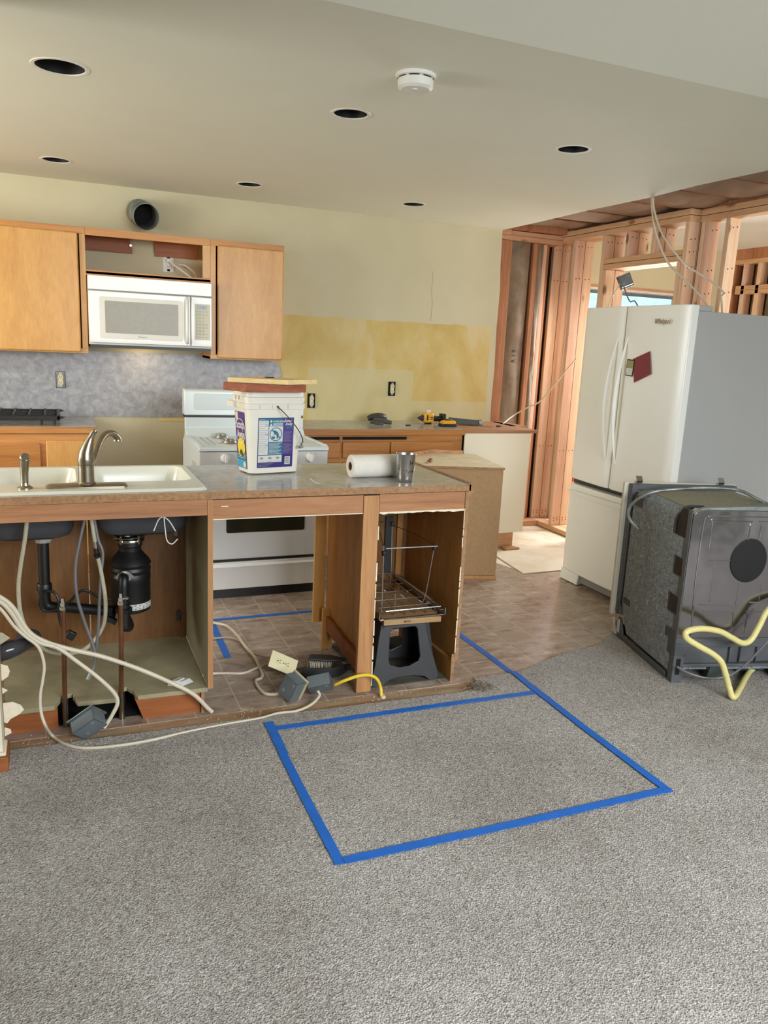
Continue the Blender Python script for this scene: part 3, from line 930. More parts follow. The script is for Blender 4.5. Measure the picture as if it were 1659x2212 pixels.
# cut duct sticking out of the wall
t = thing('vent_duct', 'cut off galvanised round duct sticking out of wall over the cabinets', 'duct', (0.57, YB, 2.285))
ax = Vector((0.13, -0.96, -0.25)).normalized()
q = ax.to_track_quat('Z', 'Y').to_matrix().to_4x4()
b = B(); o = Vector((0.552, YB - 0.0, 2.305))
rr = random.Random(4)
n = 40
def ringp(r, d, wob=0):
    return [o + q @ Vector((r * math.cos(2 * PI * i / n), r * math.sin(2 * PI * i / n), d + wob * rr.uniform(-1, 1))) for i in range(n)]
b.loft([ringp(0.084, 0.0), ringp(0.084, 0.10), ringp(0.087, 0.102), ringp(0.087, 0.112), ringp(0.082, 0.114), ringp(0.081, 0.19), ringp(0.083, 0.195), ringp(0.080, 0.196), ringp(0.079, 0.19), ringp(0.079, 0.0)], False, False)
b.build('pipe', 'galv', t)
b = B(); b.cyl(o + q @ Vector((0, 0, 0.001)), o + q @ Vector((0, 0, 0.03)), 0.0795, n=40); b.build('duct_interior', 'dark', t)
b = B()
p1, p2, p3 = PY(285, 431, 5.62), PY(309, 433, 5.62), PY(292, 452, 5.62)
b.loft([[p1, p2 + Vector((0, .02, 0)), p3], [p + Vector((0.001, 0.003, 0)) for p in (p1, p2 + Vector((0, .02, 0)), p3)]])
b.build('torn_tab', 'galv', t)

# microwave
my = 5.33
t = thing('microwave', 'white over-the-range microwave under the open cabinet', 'microwave', (0.58, YB, 1.433))
b = B(); b.box(0.20, 0.96, my + 0.03, YB - 0.006, 1.437, 1.855); b.build('body', 'white', t, bevel=0.003)
b = B(); b.box(0.20, 0.96, my + 0.002, my + 0.03, 1.772, 1.857); b.build('vent_panel', 'appliance', t, bevel=0.004)
b = B(); b.box(0.20, 0.96, my + 0.012, my + 0.03, 1.762, 1.772); b.build('seam', 'faint', t)
b = B(); b.box(0.20, 0.822, my, my + 0.03, 1.450, 1.765)
door = b.build('door', 'appliance', t, bevel=0.004)
b = B(); b.prism(rrect(0.262, 0.772, 1.478, 1.733, 0.015), 'xz', my - 0.003, my); b.build('window_surround', 'white', door, bevel=0.0012)
b = B(); b.prism(rrect(0.296, 0.742, 1.512, 1.708, 0.004), 'xz', my - 0.0045, my - 0.003); b.build('window', 'mw_window', door)
b = B()
b.tube([(0.800, my + 0.002, 1.752), (0.797, my - 0.018, 1.742), (0.796, my - 0.034, 1.70), (0.796, my - 0.036, 1.60), (0.796, my - 0.034, 1.52), (0.797, my - 0.018, 1.482), (0.800, my + 0.002, 1.472)], 0.012, 10, 6, 1.0)
b.build('handle', 'appliance', door)
b = B(); b.text('Whirlpool', 0.013, faceY(0.52, my - 0.0035, 1.490), align='CENTER'); b.build('lettering', 'faint', door)
b = B(); b.box(0.826, 0.96, my, my + 0.03, 1.450, 1.765); cp_ = b.build('control_panel', 'appliance', t, bevel=0.004)
b = B(); b.prism(rrect(0.848, 0.948, 1.492, 1.722, 0.006), 'xz', my - 0.0015, my); b.build('keypad', 'keypad', cp_)
b = B(); b.box(0.866, 0.926, my - 0.003, my - 0.001, 1.690, 1.714); b.build('display', 'lcd', cp_)
b = B(); b.text('12:16', 0.012, faceY(0.900, my - 0.0032, 1.697), align='CENTER'); b.build('digits', 'teal', cp_)
b = B()
for r_ in range(9):
    for c_ in range(4):
        if c_ == 3 and r_ in (2, 3, 6): continue
        x, z = 0.862 + c_ * 0.021, 1.674 - r_ * 0.0205
        if 3 < r_ < 8 and c_ < 3:
            b.lathe([(0.0062, 0.0), (0.0062, 0.0006), (0.0048, 0.0006), (0.0048, 0.0)], (x, my - 0.0015, z), Matrix.Rotation(PI / 2, 4, 'X'), 12)
            b.text(str((r_ - 4) * 3 + c_ + 1 if r_ < 7 else '*0#'[c_]), 0.009, faceY(x, my - 0.0019, z - 0.003), align='CENTER')
        else:
            b.box(x - 0.006, x + 0.006, my - 0.002, my - 0.0014, z + 0.001, z + 0.003); b.box(x - 0.005, x + 0.004, my - 0.002, my - 0.0014, z - 0.004, z - 0.002)
b.build('button_print', 'faint', cp_)
b = B(); b.box(0.205, 0.955, my + 0.012, YB - 0.03, 1.420, 1.437); b.build('underside', 'black', t)
b = B(); b.box(0.49, 0.60, 5.52, 5.60, 1.4185, 1.421)
nt = NT('warm_lamp_lens'); nt.b.inputs['Emission Color'].default_value = (1, .8, .5, 1); nt.b.inputs['Emission Strength'].default_value = 4
b.build('lamp_lens', nt.done((1, .9, .7, 1), .3), t)

# ------------------------------------------------------------------ left counter
def base_cabinet(name, label, x0, x1, fronts, yfr=5.135, top=0.888, kick=0.10, fmat='maple_x'):
    t = thing(name, label, 'cabinet', ((x0 + x1) / 2, YB, 0))
    b = B(); b.box(x0, x1, yfr + 0.02, YB, kick, top); b.box(x0, x1, yfr + 0.08, YB, 0, kick)
    b.build('box', 'ply', t)
    b = B(); b.box(x0, x1, yfr, yfr + 0.02, kick, top); b.build('face_frame', fmat, t)
    for (nm, a, c, z0, z1, mt) in fronts: door_panel(a, c, yfr - 0.001, z0, z1, mt, t, nm, 0.019, 0.007)
    return t
base_cabinet('base_cabinet', 'maple base cabinet under the left counter, burner grate above', -1.2, 0.205,
             [('door', -0.70, -0.40, 0.13, 0.845, 'oak'), ('door', -0.385, -0.105, 0.13, 0.845, 'oak'), ('door', -0.075, 0.18, 0.13, 0.86, 'maple')], 5.135, 0.897)
t = thing('countertop', 'grey laminate countertop with wooden edge left of the stove gap', 'countertop', (-0.5, YB, 0.897))
b = B(); b.box(-1.2, 0.215, 5.122, YB - 0.006, 0.930, 0.944); b.box(-1.2, 0.215, 5.145, YB - 0.006, 0.899, 0.930)
b.build('laminate_top', 'laminate', t)
b = B(); b.box(-1.2, 0.216, 5.105, 5.122, 0.903, 0.941); b.build('wood_edge', 'maple_x', t, bevel=0.002)
b = B(); b.box(-1.2, -0.01, 5.128, 5.14, 0.941, 0.946)

# cast iron burner grate (long, two rows) lying on the counter
t = thing('burner_grate', 'black cast iron burner grate lying on the left counter', 'burner grate', (-0.33, 5.43, 0.944))
gx0, gx1, gy0, gy1, gz = -0.95, 0.02, 5.18, 5.64, 0.996
b = B()
b.prism([(gx0, gz - 0.022), (gx1 - 0.03, gz - 0.022), (gx1 + 0.02, gz - 0.004), (gx1 - 0.005, gz + 0.006), (gx0, gz + 0.006)], 'xz', gy0, gy0 + 0.016)
b.prism([(gx0, gz - 0.022), (gx1 - 0.03, gz - 0.022), (gx1 + 0.02, gz - 0.004), (gx1 - 0.005, gz + 0.006), (gx0, gz + 0.006)], 'xz', gy1 - 0.016, gy1)
b.prism([(gy0, gz - 0.022), (gy1, gz - 0.022), (gy1, gz + 0.008), (gy0, gz + 0.008)], 'yz', gx1 - 0.028, gx1 - 0.008)
b.box(gx0, gx1 - 0.01, (gy0 + gy1) / 2 - 0.008, (gy0 + gy1) / 2 + 0.008, gz - 0.018, gz + 0.008)
b.build('outer_frame', 'black', t, bevel=0.003)
b = B()
for k in range(10):
    x = gx1 - 0.095 - k * 0.088
    b.box(x - 0.006, x + 0.006, gy0 + 0.01, gy1 - 0.01, gz - 0.006, gz + 0.012)
for y in (5.30, 5.52): b.box(gx0, gx1 - 0.05, y - 0.004, y + 0.004, gz - 0.004, gz + 0.008)
b.build('bars', 'black', t, bevel=0.002)
for x, y in ((gx1 - 0.04, gy0 + 0.008), (gx1 - 0.115, gy0 + 0.008), (gx1 - 0.04, gy1 - 0.008), (-0.55, gy0 + 0.008), (-0.55, gy1 - 0.008), (-0.94, gy0 + 0.008), (-0.94, gy1 - 0.008)):
    b = B(); b.cyl((x, y, gz - 0.02), (x, y, 0.9445), 0.008, n=10); b.build('foot', 'black', t)

# ------------------------------------------------------------------ right run
base_cabinet('base_cabinet', 'oak base cabinet with a row of plain drawers under the yellow wall', 1.50, 2.775,
             [('drawer', 1.56, 1.812, 0.728, 0.842, 'oak'), ('drawer', 1.828, 2.182, 0.728, 0.842, 'oak'), ('drawer', 2.195, 2.695, 0.728, 0.842, 'oak'),
              ('door', 1.56, 1.812, 0.13, 0.70, 'oak'), ('door', 1.828, 2.182, 0.13, 0.70, 'oak'), ('door', 2.195, 2.695, 0.13, 0.70, 'oak')], 5.135, 0.888, fmat='oak')
b = B(); b.box(1.55, 1.808, 5.132, 5.136, 0.856, 0.877); b.box(1.83, 2.32, 5.132, 5.136, 0.856, 0.877)
tag(b.build('open_slot', 'dark'), 'dark open slots left by removed boards under the right counter edge', 'opening')
t = thing('countertop', 'grey laminate countertop with oak edge carrying the power tools', 'countertop', (2.1, YB, 0.888))
b = B(); b.box(1.50, 2.776, 5.122, YB - 0.002, 0.918, 0.932); b.box(1.50, 2.775, 5.14, YB - 0.002, 0.890, 0.918); b.build('laminate_top', 'laminate', t)
b = B(); b.box(1.50, 2.776, 5.092, 5.122, 0.893, 0.930); b.build('wood_edge', 'oak', t, bevel=0.002)
# cream end unit
t = thing('end_cabinet', 'cream panelled end cabinet with bare brown top right of the drawers', 'cabinet', (3.06, YB, 0.03))
b = B(); b.box(2.778, 3.345, 5.10, 5.112, 0.128, 0.905); b.box(2.778, 3.345, 5.112, YB - 0.003, 0.128, 0.14); b.box(3.333, 3.345, 5.112, YB - 0.003, 0.14, 0.905)
b.build('side_panel', 'cream_panel', t)
b = B(); b.box(2.778, 3.41, 5.095, YB - 0.003, 0.907, 0.929); b.prism([(3.34, 5.40), (3.50, 5.40), (3.46, 5.744), (3.36, 5.744)], 'xy', 0.907, 0.929)
b.build('top_board', 'cap', t, bevel=0.001)
for y in (5.13, 5.68):
    b = B(); b.box(2.80, 3.28, y, y + 0.02, 0.0, 0.128); b.build('toe_board', 'fir_x', t)
b = B(); b.prism([(3.16, 5.02), (3.30, 5.05), (3.28, 5.12), (3.17, 5.12)], 'xy', 0.0, 0.014)
tag(b.build('wood_scrap', 'post'), 'small dark wood scrap on the floor under the cream end cabinet', 'scrap')

# ---- things on that counter
zt = 0.932
# caulk gun / hose nozzle pair: two grey gloves rolled
t = thing('work_glove', 'crumpled dark grey work glove on the counter left of the drill', 'glove', (2.22, 5.42, zt))
b = B()
b.tube([(2.155, 5.50, zt + 0.035), (2.19, 5.49, zt + 0.050), (2.24, 5.50, zt + 0.052), (2.30, 5.52, zt + 0.045)], [0.022, 0.03, 0.032, 0.036, 0.038, 0.03], 12, 6, 0.8)
b.build('cuff', 'grey_plastic', t)
b = B()
b.tube([(2.175, 5.44, zt + 0.038), (2.22, 5.42, zt + 0.034), (2.27, 5.40, zt + 0.024), (2.305, 5.40, zt + 0.018)], [0.012, 0.018, 0.02, 0.018, 0.016], 10, 6)
b.tube([(2.15, 5.43, zt + 0.016), (2.19, 5.41, zt + 0.018), (2.22, 5.40, zt + 0.012)], 0.011, 8, 4)
b.tube([(2.17, 5.40, zt + 0.012), (2.20, 5.385, zt + 0.012), (2.235, 5.385, zt + 0.010)], 0.010, 8, 4)
b.build('fingers', plain('grey_glove_cloth', (84, 84, 78), 0.9), t)
# yellow impact driver lying on its side
t = thing('cordless_drill', 'yellow and black cordless driver lying on the right counter', 'drill', (2.68, 5.50, zt))
b = B(); b.obox((2.655, 5.50, zt + 0.048), (0.085, 0.07, 0.075)); b.build('motor_housing', 'orange_tool', t, bevel=0.014)
b = B(); b.lathe([(0.001, -0.045), (0.006, -0.04), (0.02, -0.012), (0.026, 0.0), (0.0, 0.0)], (2.613, 5.50, zt + 0.045), Matrix.Rotation(PI / 2, 4, 'Y')); b.build('chuck', 'grey_plastic', t)
b = B(); b.tube([(2.69, 5.50, zt + 0.045), (2.73, 5.50, zt + 0.04), (2.77, 5.50, zt + 0.042)], [0.026, 0.02, 0.022], 12, 4); b.obox((2.785, 5.50, zt + 0.044), (0.03, 0.07, 0.07)); b.build('grip', 'black', t, bevel=0.004)
b = B(); b.box(2.632, 2.645, 5.463, 5.466, zt + 0.03, zt + 0.07); b.box(2.66, 2.688, 5.463, 5.466, zt + 0.05, zt + 0.056); b.box(2.66, 2.688, 5.463, 5.466, zt + 0.036, zt + 0.042); b.build('vents', 'black', t)
b = B(); b.box(2.635, 2.672, 5.48, 5.52, zt + 0.094, zt + 0.108); b.cyl((2.654, 5.50, zt + 0.08), (2.654, 5.50, zt + 0.096), 0.012); b.build('belt_clip', 'white', t)
b = B(); b.obox((2.66, 5.50, zt + 0.006), (0.05, 0.03, 0.0115)); b.build('trigger', 'black', t, bevel=0.003)
t = thing('battery_pack', 'yellow and black slide-on battery pack beside the driver', 'battery', (2.745, 5.33, zt))
b = B(); b.obox((2.745, 5.33, zt + 0.010), (0.125, 0.08, 0.0195)); b.build('lower_case', 'black', t, bevel=0.006)
b = B(); b.prism([(2.688, zt + 0.02), (2.802, zt + 0.02), (2.797, zt + 0.040), (2.775, zt + 0.048), (2.705, zt + 0.042)], 'xz', 5.295, 5.365); b.build('upper_case', 'orange_tool', t, bevel=0.004)
b = B(); b.box(2.735, 2.77, 5.31, 5.35, zt + 0.044, zt + 0.052); b.build('release_button', 'grey_plastic', t)
b = B(); b.box(2.72, 2.775, 5.288, 5.291, zt + 0.010, zt + 0.016); b.build('terminals', 'grey_plastic', t)
# dark level bar with cloudy end
t = thing('bar_tool', 'dark green bar tool with pale worn end lying across counter seam', 'tool', (2.96, 5.45, zt))
Xr = Matrix.Translation((2.965, 5.45, zt)) @ Matrix.Rotation(R(-22), 4, 'Z')
b = B(); b.prism([(-0.135, 0.014), (-0.135, 0.052), (-0.12, 0.05), (0.05, 0.040), (0.10, 0.040), (0.10, 0.001), (-0.05, 0.001)], 'xz', -0.02, 0.02, Xr); b.build('body', plain('dark_green_tool', (58, 66, 56), 0.4), t, bevel=0.003)
b = B(); b.box(0.10, 0.135, -0.021, 0.021, 0.0005, 0.045, Xr); b.build('worn_end', 'galv', t, bevel=0.008)
b = B(); b.lathe([(0, 0.001), (0.006, 0.001), (0.006, 0), (0, 0)], Xr @ Vector((-0.118, -0.020, 0.035)), Matrix.Rotation(PI / 2 , 4, 'X')); b.build('hole', 'white', t)
b = B(); b.obox((2.43, 5.36, zt + 0.004), (0.035, 0.012, 0.0075)); tag(b.build('driver_bit', 'ink'), 'short black driver bit lying between the glove and the driver', 'bit')
b = B(); b.obox((3.19, 5.32, 0.929 + 0.006), (0.03, 0.025, 0.010), (0, 0, .4)); tag(b.build('staple_block', 'black'), 'small black block on the brown top of the end cabinet', 'block')
b = B(); b.tube([(3.02, 5.38, 0.932), (3.06, 5.34, 0.933), (3.10, 5.30, 0.9315), (3.12, 5.30, 0.9315)], 0.0018, 6); tag(b.build('wire_offcut', 'copper'), 'thin brown wire offcut on the brown top by the bar tool', 'wire')
# cable from the end cabinet up to the studs
b = B(); b.tube([PZ(1087, 915, 0.934), PY(1110, 897, 5.66), PY(1140, 880, 5.62), PY(1165, 868, 5.56), PY(1195, 835, 5.50), PY(1225, 798, 5.46), PY(1245, 775, 5.44)], 0.006)
tag(b.build('cable', 'cable'), 'ivory cable rising from the brown top of end cabinet to the studs', 'cable')

# ------------------------------------------------------------------ stove
x0, x1, ys = 0.728, 1.487, 4.42
t = thing('gas_range', 'white freestanding gas range behind the peninsula', 'stove', ((x0 + x1) / 2, 4.75, 0))
b = B(); b.box(x0, x1, ys + 0.05, 5.06, 0.05, 0.885); b.build('body', 'range', t, bevel=0.004)
b = B()
b.prism([(ys, 0.884), (ys, 0.903), (ys + 0.012, 0.908), (4.98, 0.908), (4.98, 0.884)], 'yz', x0 - 0.004, x1 + 0.004)
b.prism([(ys + 0.02, 0.906), (ys + 0.03, 0.916), (4.98, 0.916), (4.98, 0.906)], 'yz', x0 - 0.004, x0 + 0.018)
b.prism([(ys + 0.02, 0.906), (ys + 0.03, 0.916), (4.98, 0.916), (4.98, 0.906)], 'yz', x1 - 0.018, x1 + 0.004)
b.build('cooktop', 'range', t, bevel=0.003)
b = B()
b.prism([(4.90, 0.908), (4.955, 0.96), (4.955, 1.022), (4.99, 1.022), (4.99, 0.905)], 'yz', x0, x1)
b.build('backguard_lower', 'range', t, bevel=0.003)
b = B(); b.box(x0, x1, 4.965, 5.05, 1.02, 1.036); b.build('backguard_gap', 'black', t)
b = B(); b.prism([(4.955, 1.036), (4.965, 1.185), (4.985, 1.196), (5.05, 1.196), (5.05, 1.036)], 'yz', x0 - 0.004, x1 + 0.004); bg = b.build('backguard', 'range', t, bevel=0.006)
b = B(); b.prism(rrect(x0 + 0.05, x1 - 0.05, 1.07, 1.17, 0.02), 'xz', 4.952, 4.962); b.build('panel_emboss', 'range', bg, bevel=0.002)
b = B()
b.box(x0, x1, ys + 0.006, ys + 0.05, 0.795, 0.880); b.build('control_panel', plain('grey_white_panel', (196, 196, 194), 0.35, var=0.01), t, bevel=0.003)
for x in (0.872, 1.02, 1.375, 1.24):
    b = B()
    b.lathe([(0.0, 0.028), (0.022, 0.026), (0.026, 0.010), (0.028, 0.0), (0, 0)], (x, ys + 0.006, 0.845), Matrix.Rotation(PI / 2, 4, 'X'), 28)
    b.obox((x, ys - 0.030, 0.845), (0.013, 0.016, 0.046))
    b.build('knob', 'appliance', t, bevel=0.002)
    b = B(); b.text('OFF', 0.008, faceY(x + 0.03, ys + 0.0055, 0.862), align='LEFT'); b.build('knob_marks', 'faint', t)
b = B(); b.box(x0 + 0.004, x1 - 0.004, ys - 0.002, ys + 0.05, 0.245, 0.786); dr = b.build('oven_door', plain('grey_white_door', (205, 206, 206), 0.3, var=0.01), t, bevel=0.006)
b = B(); b.prism(rrect(0.878, 1.350, 0.405, 0.62, 0.012), 'xz', ys - 0.004, ys - 0.001); b.build('oven_window', 'glass_dark', dr)
b = B(); b.tube([(x0 + 0.06, ys, 0.762), (x0 + 0.07, ys - 0.035, 0.762), (x0 + 0.12, ys - 0.042, 0.762), (x1 - 0.12, ys - 0.042, 0.762), (x1 - 0.07, ys - 0.035, 0.762), (x1 - 0.06, ys, 0.762)], 0.013, 10); b.build('door_handle', 'appliance', dr)
b = B(); b.box(x0 + 0.004, x1 - 0.004, ys + 0.012, ys + 0.05, 0.228, 0.245); b.build('drawer_gap', 'black', t)
b = B()
b.prism([(ys, 0.062), (ys - 0.003, 0.17), (ys - 0.012, 0.196), (ys - 0.014, 0.204), (ys + 0.006, 0.212), (ys, 0.226), (ys + 0.05, 0.226), (ys + 0.05, 0.062)], 'yz', x0 + 0.004, x1 - 0.004)
b.build('storage_drawer', 'appliance', t, bevel=0.003)
b = B(); b.box(x0 + 0.02, x1 - 0.02, ys + 0.03, 5.03, 0.0, 0.06); b.build('plinth', 'black', t)
for x in (0.93, 1.29):
    for y in (4.60, 4.84):
        b = B(); b.lathe([(0.06, 0.0), (0.058, 0.004), (0.045, 0.006), (0.042, 0.014), (0.036, 0.018), (0.036, 0.026), (0.026, 0.030), (0, 0.030)], (x, y, 0.908)); b.build('burner', 'steel', t)
b = B()
for k in range(5): b.prism([(ys + 0.12 + k * 0.03, 0.80), (ys + 0.20 + k * 0.03, 0.70 ), (ys + 0.206 + k * 0.03, 0.70), (ys + 0.126 + k * 0.03, 0.80)], 'yz', x0 - 0.001, x0 + 0.001)
b.build('side_louvres', 'faint', t)
# worn grate rails on cooktop
b = B(); b.box(0.80, 0.806, 4.50, 4.85, 0.9085, 0.911); b.box(0.835, 0.841, 4.50, 4.85, 0.9085, 0.911); b.build('cooktop_rails', 'steel', t)

# ------------------------------------------------------------------ island corner cabinet
t = thing('corner_cabinet', 'low island cabinet with bare fibreboard back and worn plywood top', 'cabinet', (2.45, 4.75, 0))
A_, B_, C_, D_, E_ = (2.70, 4.385), (2.815, 5.0), (2.49, 5.08), (2.075, 4.79), (2.10, 4.555)
zt2 = 0.765
b = B(); b.prism([A_, B_, C_, D_, E_], 'xy', zt2 - 0.016, zt2); b.build('top_board', 'topply', t)
b = B(); dx, dy = (A_[0] - E_[0], A_[1] - E_[1]); L_ = math.hypot(dx, dy); ux, uy = dx / L_, dy / L_
Xi = Matrix.Translation((E_[0], E_[1], 0)) @ Matrix.Rotation(math.atan2(uy, ux), 4, 'Z')
b.box(0, L_ - 0.006, 0.004, 0.016, 0.026, zt2 - 0.018, Xi); b.build('back_panel', 'mdf', t)
b = B(); b.box(-0.005, L_, -0.006, 0.016, 0.0, 0.024, Xi); b.build('base_trim', 'post', t, bevel=0.002)
b = B(); b.box(-0.004, L_ + 0.002, -0.002, 0.002, zt2 - 0.016, zt2 - 0.001, Xi); b.build('top_edge', 'chip', t)
def wallseg(p, q2, z0, z1, th, nm, mt):
    b = B(); d = Vector((q2[0] - p[0], q2[1] - p[1])); X = Matrix.Translation((p[0], p[1], 0)) @ Matrix.Rotation(math.atan2(d.y, d.x), 4, 'Z')
    b.box(0, d.length, 0, th, z0, z1, X); return b.build(nm, mt, t)
wallseg((A_[0] - 0.01, A_[1] + 0.015), (B_[0] - 0.01, B_[1] - 0.01), 0.0, zt2 - 0.018, 0.014, 'side_panel', 'cream_panel')
wallseg((D_[0] + 0.01, D_[1] - 0.005), (E_[0] + 0.01, E_[1] + 0.01), 0.0, zt2 - 0.018, 0.014, 'side_panel', 'ply')
wallseg((C_[0], C_[1] - 0.014), (D_[0] + 0.01, D_[1] - 0.012), 0.0, zt2 - 0.018, 0.012, 'front_panel', 'maple')
wallseg((B_[0] - 0.10, B_[1] + 0.0), (C_[0], C_[1] - 0.002), zt2 - 0.016, zt2 + 0.026, -0.014, 'edge_lip', 'fir_x')
wallseg((C_[0], C_[1] - 0.002), (D_[0], D_[1]), zt2 - 0.016, zt2 + 0.026, -0.014, 'edge_lip', 'fir_x')
wallseg((D_[0] - 0.01, D_[1] + 0.01), (D_[0] + 0.012, D_[1] - 0.03), 0.0, zt2 + 0.024, 0.03, 'stile', 'maple')
# screwdriver on it
t = thing('screwdriver', 'short stubby screwdriver with a reddish clear handle on plywood top', 'screwdriver', (2.20, 4.66, zt2))
p0, p1 = PZ(923, 1000, zt2 + 0.005), PZ(942, 984, zt2 + 0.016)
d = (p1 - p0).normalized()
b = B(); b.cyl(p0, p0 + d * 0.055, 0.0035, n=10); b.build('shaft', 'chrome', t)
b = B(); b.tube([p0 + d * 0.05, p0 + d * 0.065, p0 + d * 0.09, p0 + d * 0.115, p0 + d * 0.125], [0.008, 0.014, 0.012, 0.015, 0.014, 0.008], 10, 4); b.build('handle', 'screwh', t)

# hairline crack and scribbles on the bare wall
b = B(); b.tube([PY(933, 585, YB - .0005), PY(935, 600, YB - .0005), PY(932, 630, YB - .0005), PY(934, 655, YB - .0005), PY(930, 695, YB - .0005)], 0.0011, 5, 3)
tag(b.build('wall_crack', 'faint'), 'thin dark hairline crack running down the bare cream wall', 'crack')

# ================================================================== PENINSULA
ZT = 0.932
t = thing('countertop', 'grey marbled laminate countertop of the peninsula with cutout for the sink', 'countertop', (0.5, 3.32, 0.905))
X0, X1, Y0, Y1 = -1.3, 1.682, 3.0, 3.64
b = B()
cut = rrect(-0.30, 0.515, 3.06, 3.60, 0.02)
outer = [(X0, Y0), (X1, Y0), (X1, Y1), (X0, Y1)]
b.mat(0).holed(outer, [cut], ZT)
b.mat(1).holed(outer, [cut], ZT - 0.030)
for L in (outer, cut):
    n = len(L)
    for i in range(n):
        p, q2 = L[i], L[(i + 1) % n]
        f = b.bm.faces.new([b.bm.verts.new((*p, ZT)), b.bm.verts.new((*q2, ZT)), b.bm.verts.new((*q2, ZT - 0.03)), b.bm.verts.new((*p, ZT - 0.03))]); f.material_index = 1
b.build('laminate_top', ['laminate', 'chip'], t, weld=True)
b = B()
b.prism([(1.672, 0.872), (1.697, 0.872), (1.699, 0.925), (1.692, 0.936), (1.672, 0.936)], 'xz', 3.0, 3.64); b.build('edge_strip', 'chip', t, bevel=0.002)

# double bowl sink
t = thing('kitchen_sink', 'ivory enamelled double bowl sink set into the peninsula', 'sink', (0.11, 3.31, ZT))
sx0, sx1, sy0, sy1 = -0.335, 0.532, 3.022, 3.618
b = B()
RB = (0.115, 0.500, 3.205, 3.575); LB = (-0.300, 0.058, 3.205, 3.575)
zr = ZT + 0.010
o_ = rrect(sx0 + 0.012, sx1 - 0.012, sy0 + 0.012, sy1 - 0.012, 0.03)
hs = [rrect(*RB, 0.05), rrect(*LB, 0.05)]
b.holed(o_, hs, zr)
full = rrect(sx0, sx1, sy0, sy1, 0.035)
b.loft([[(x, y, zr) for x, y in o_], [(x, y, ZT + 0.0005) for x, y in full]], False, False)
def bowl(bb, rect, off=0.0, depth=0.19, zt0=zr, cap=True):
    x0, x1, y0, y1 = rect
    L = []
    for ins, z, r in ((0.0, zt0, 0.05), (0.005, zt0 - 0.012, 0.05), (0.014, zt0 - 0.05, 0.055), (0.025, zt0 - depth + 0.045, 0.06), (0.038, zt0 - depth + 0.015, 0.065), (0.065, zt0 - depth + 0.002, 0.07), (0.12, zt0 - depth - 0.002, 0.05)):
        L.append([(x, y, z) for x, y in rrect(x0 - off + ins, x1 + off - ins, y0 - off + ins, y1 + off - ins, r)])
    bb.loft(L, False, cap)
bowl(b, RB); bowl(b, LB)
b.build('basin', 'enamel', t, weld=True)
for rect in (RB, LB):
    b = B(); bowl(b, rect, 0.008, 0.222, ZT - 0.005); b.build('bowl_underside', 'bowl_out', t)
b = B(); b.cyl((0.235, 3.33, ZT - 0.197), (0.235, 3.33, ZT - 0.180), 0.042); b.build('drain', 'steel', t)
b = B(); b.cyl((-0.075, 3.33, ZT - 0.197), (-0.075, 3.33, ZT - 0.180), 0.042); b.build('drain', 'steel', t)
# faucet
fx, fy = 0.09, 3.115
t = thing('kitchen_faucet', 'brushed nickel single lever faucet standing on the sink rim', 'faucet', (fx, fy, zr))
b = B()
L = []
for ins, z in ((0.0, 0.0005), (0.0, 0.004), (0.006, 0.010), (0.016, 0.012)):
    L.append([(x, y, zr + z) for x, y in rrect(fx - 0.142 + ins, fx + 0.146 - ins, fy - 0.032 + ins, fy + 0.032 - ins, 0.016)])
b.loft(L); b.build('deck_plate', 'nickel', t)
b = B(); b.lathe([(0.0, 0.0), (0.032, 0.0), (0.033, 0.006), (0.029, 0.012), (0.0285, 0.068), (0.0295, 0.069), (0.0295, 0.073), (0.028, 0.074), (0.031, 0.090), (0.030, 0.100), (0, 0.100)], (fx, fy, zr + 0.010)); b.build('body', 'nickel', t)
b = B()
b.tube([(fx, fy, zr + 0.105), (fx + 0.002, fy, zr + 0.13), (fx + 0.014, fy, zr + 0.17), (fx + 0.030, fy - 0.005, zr + 0.205), (fx + 0.040, fy - 0.006, zr + 0.215)], [0.029, 0.028, 0.026, 0.022, 0.017, 0.012, 0.010, 0.010, 0.009], 14, 6)
b.build('lever', 'nickel', t)
b = B()
sp = [(fx + 0.012, fy + 0.02, zr + 0.075), (fx + 0.034, fy + 0.055, zr + 0.115), (fx + 0.054, fy + 0.095, zr + 0.155), (fx + 0.078, fy + 0.14, zr + 0.180), (fx + 0.108, fy + 0.175, zr + 0.181), (fx + 0.126, fy + 0.195, zr + 0.162), (fx + 0.128, fy + 0.198, zr + 0.150)]
b.tube(sp, [0.016, 0.0145, 0.013, 0.013, 0.013, 0.015, 0.017], 14, 6)
b.build('spout', 'nickel', t)
t = thing('side_sprayer', 'brushed nickel pull out sprayer at far left of the sink rim', 'sprayer', (-0.122, 3.11, zr))
b = B(); b.lathe([(0, 0), (0.026, 0), (0.026, 0.004), (0.016, 0.012), (0.014, 0.022), (0.0, 0.022)], (-0.122, 3.11, zr)); b.build('base', 'nickel', t)
b = B(); b.tube([(-0.122, 3.11, zr + 0.02), (-0.122, 3.11, zr + 0.06), (-0.120, 3.105, zr + 0.09), (-0.118, 3.095, zr + 0.115), (-0.118, 3.085, zr + 0.122)], [0.013, 0.014, 0.016, 0.018, 0.018, 0.012], 12, 5); b.build('wand', 'nickel', t)

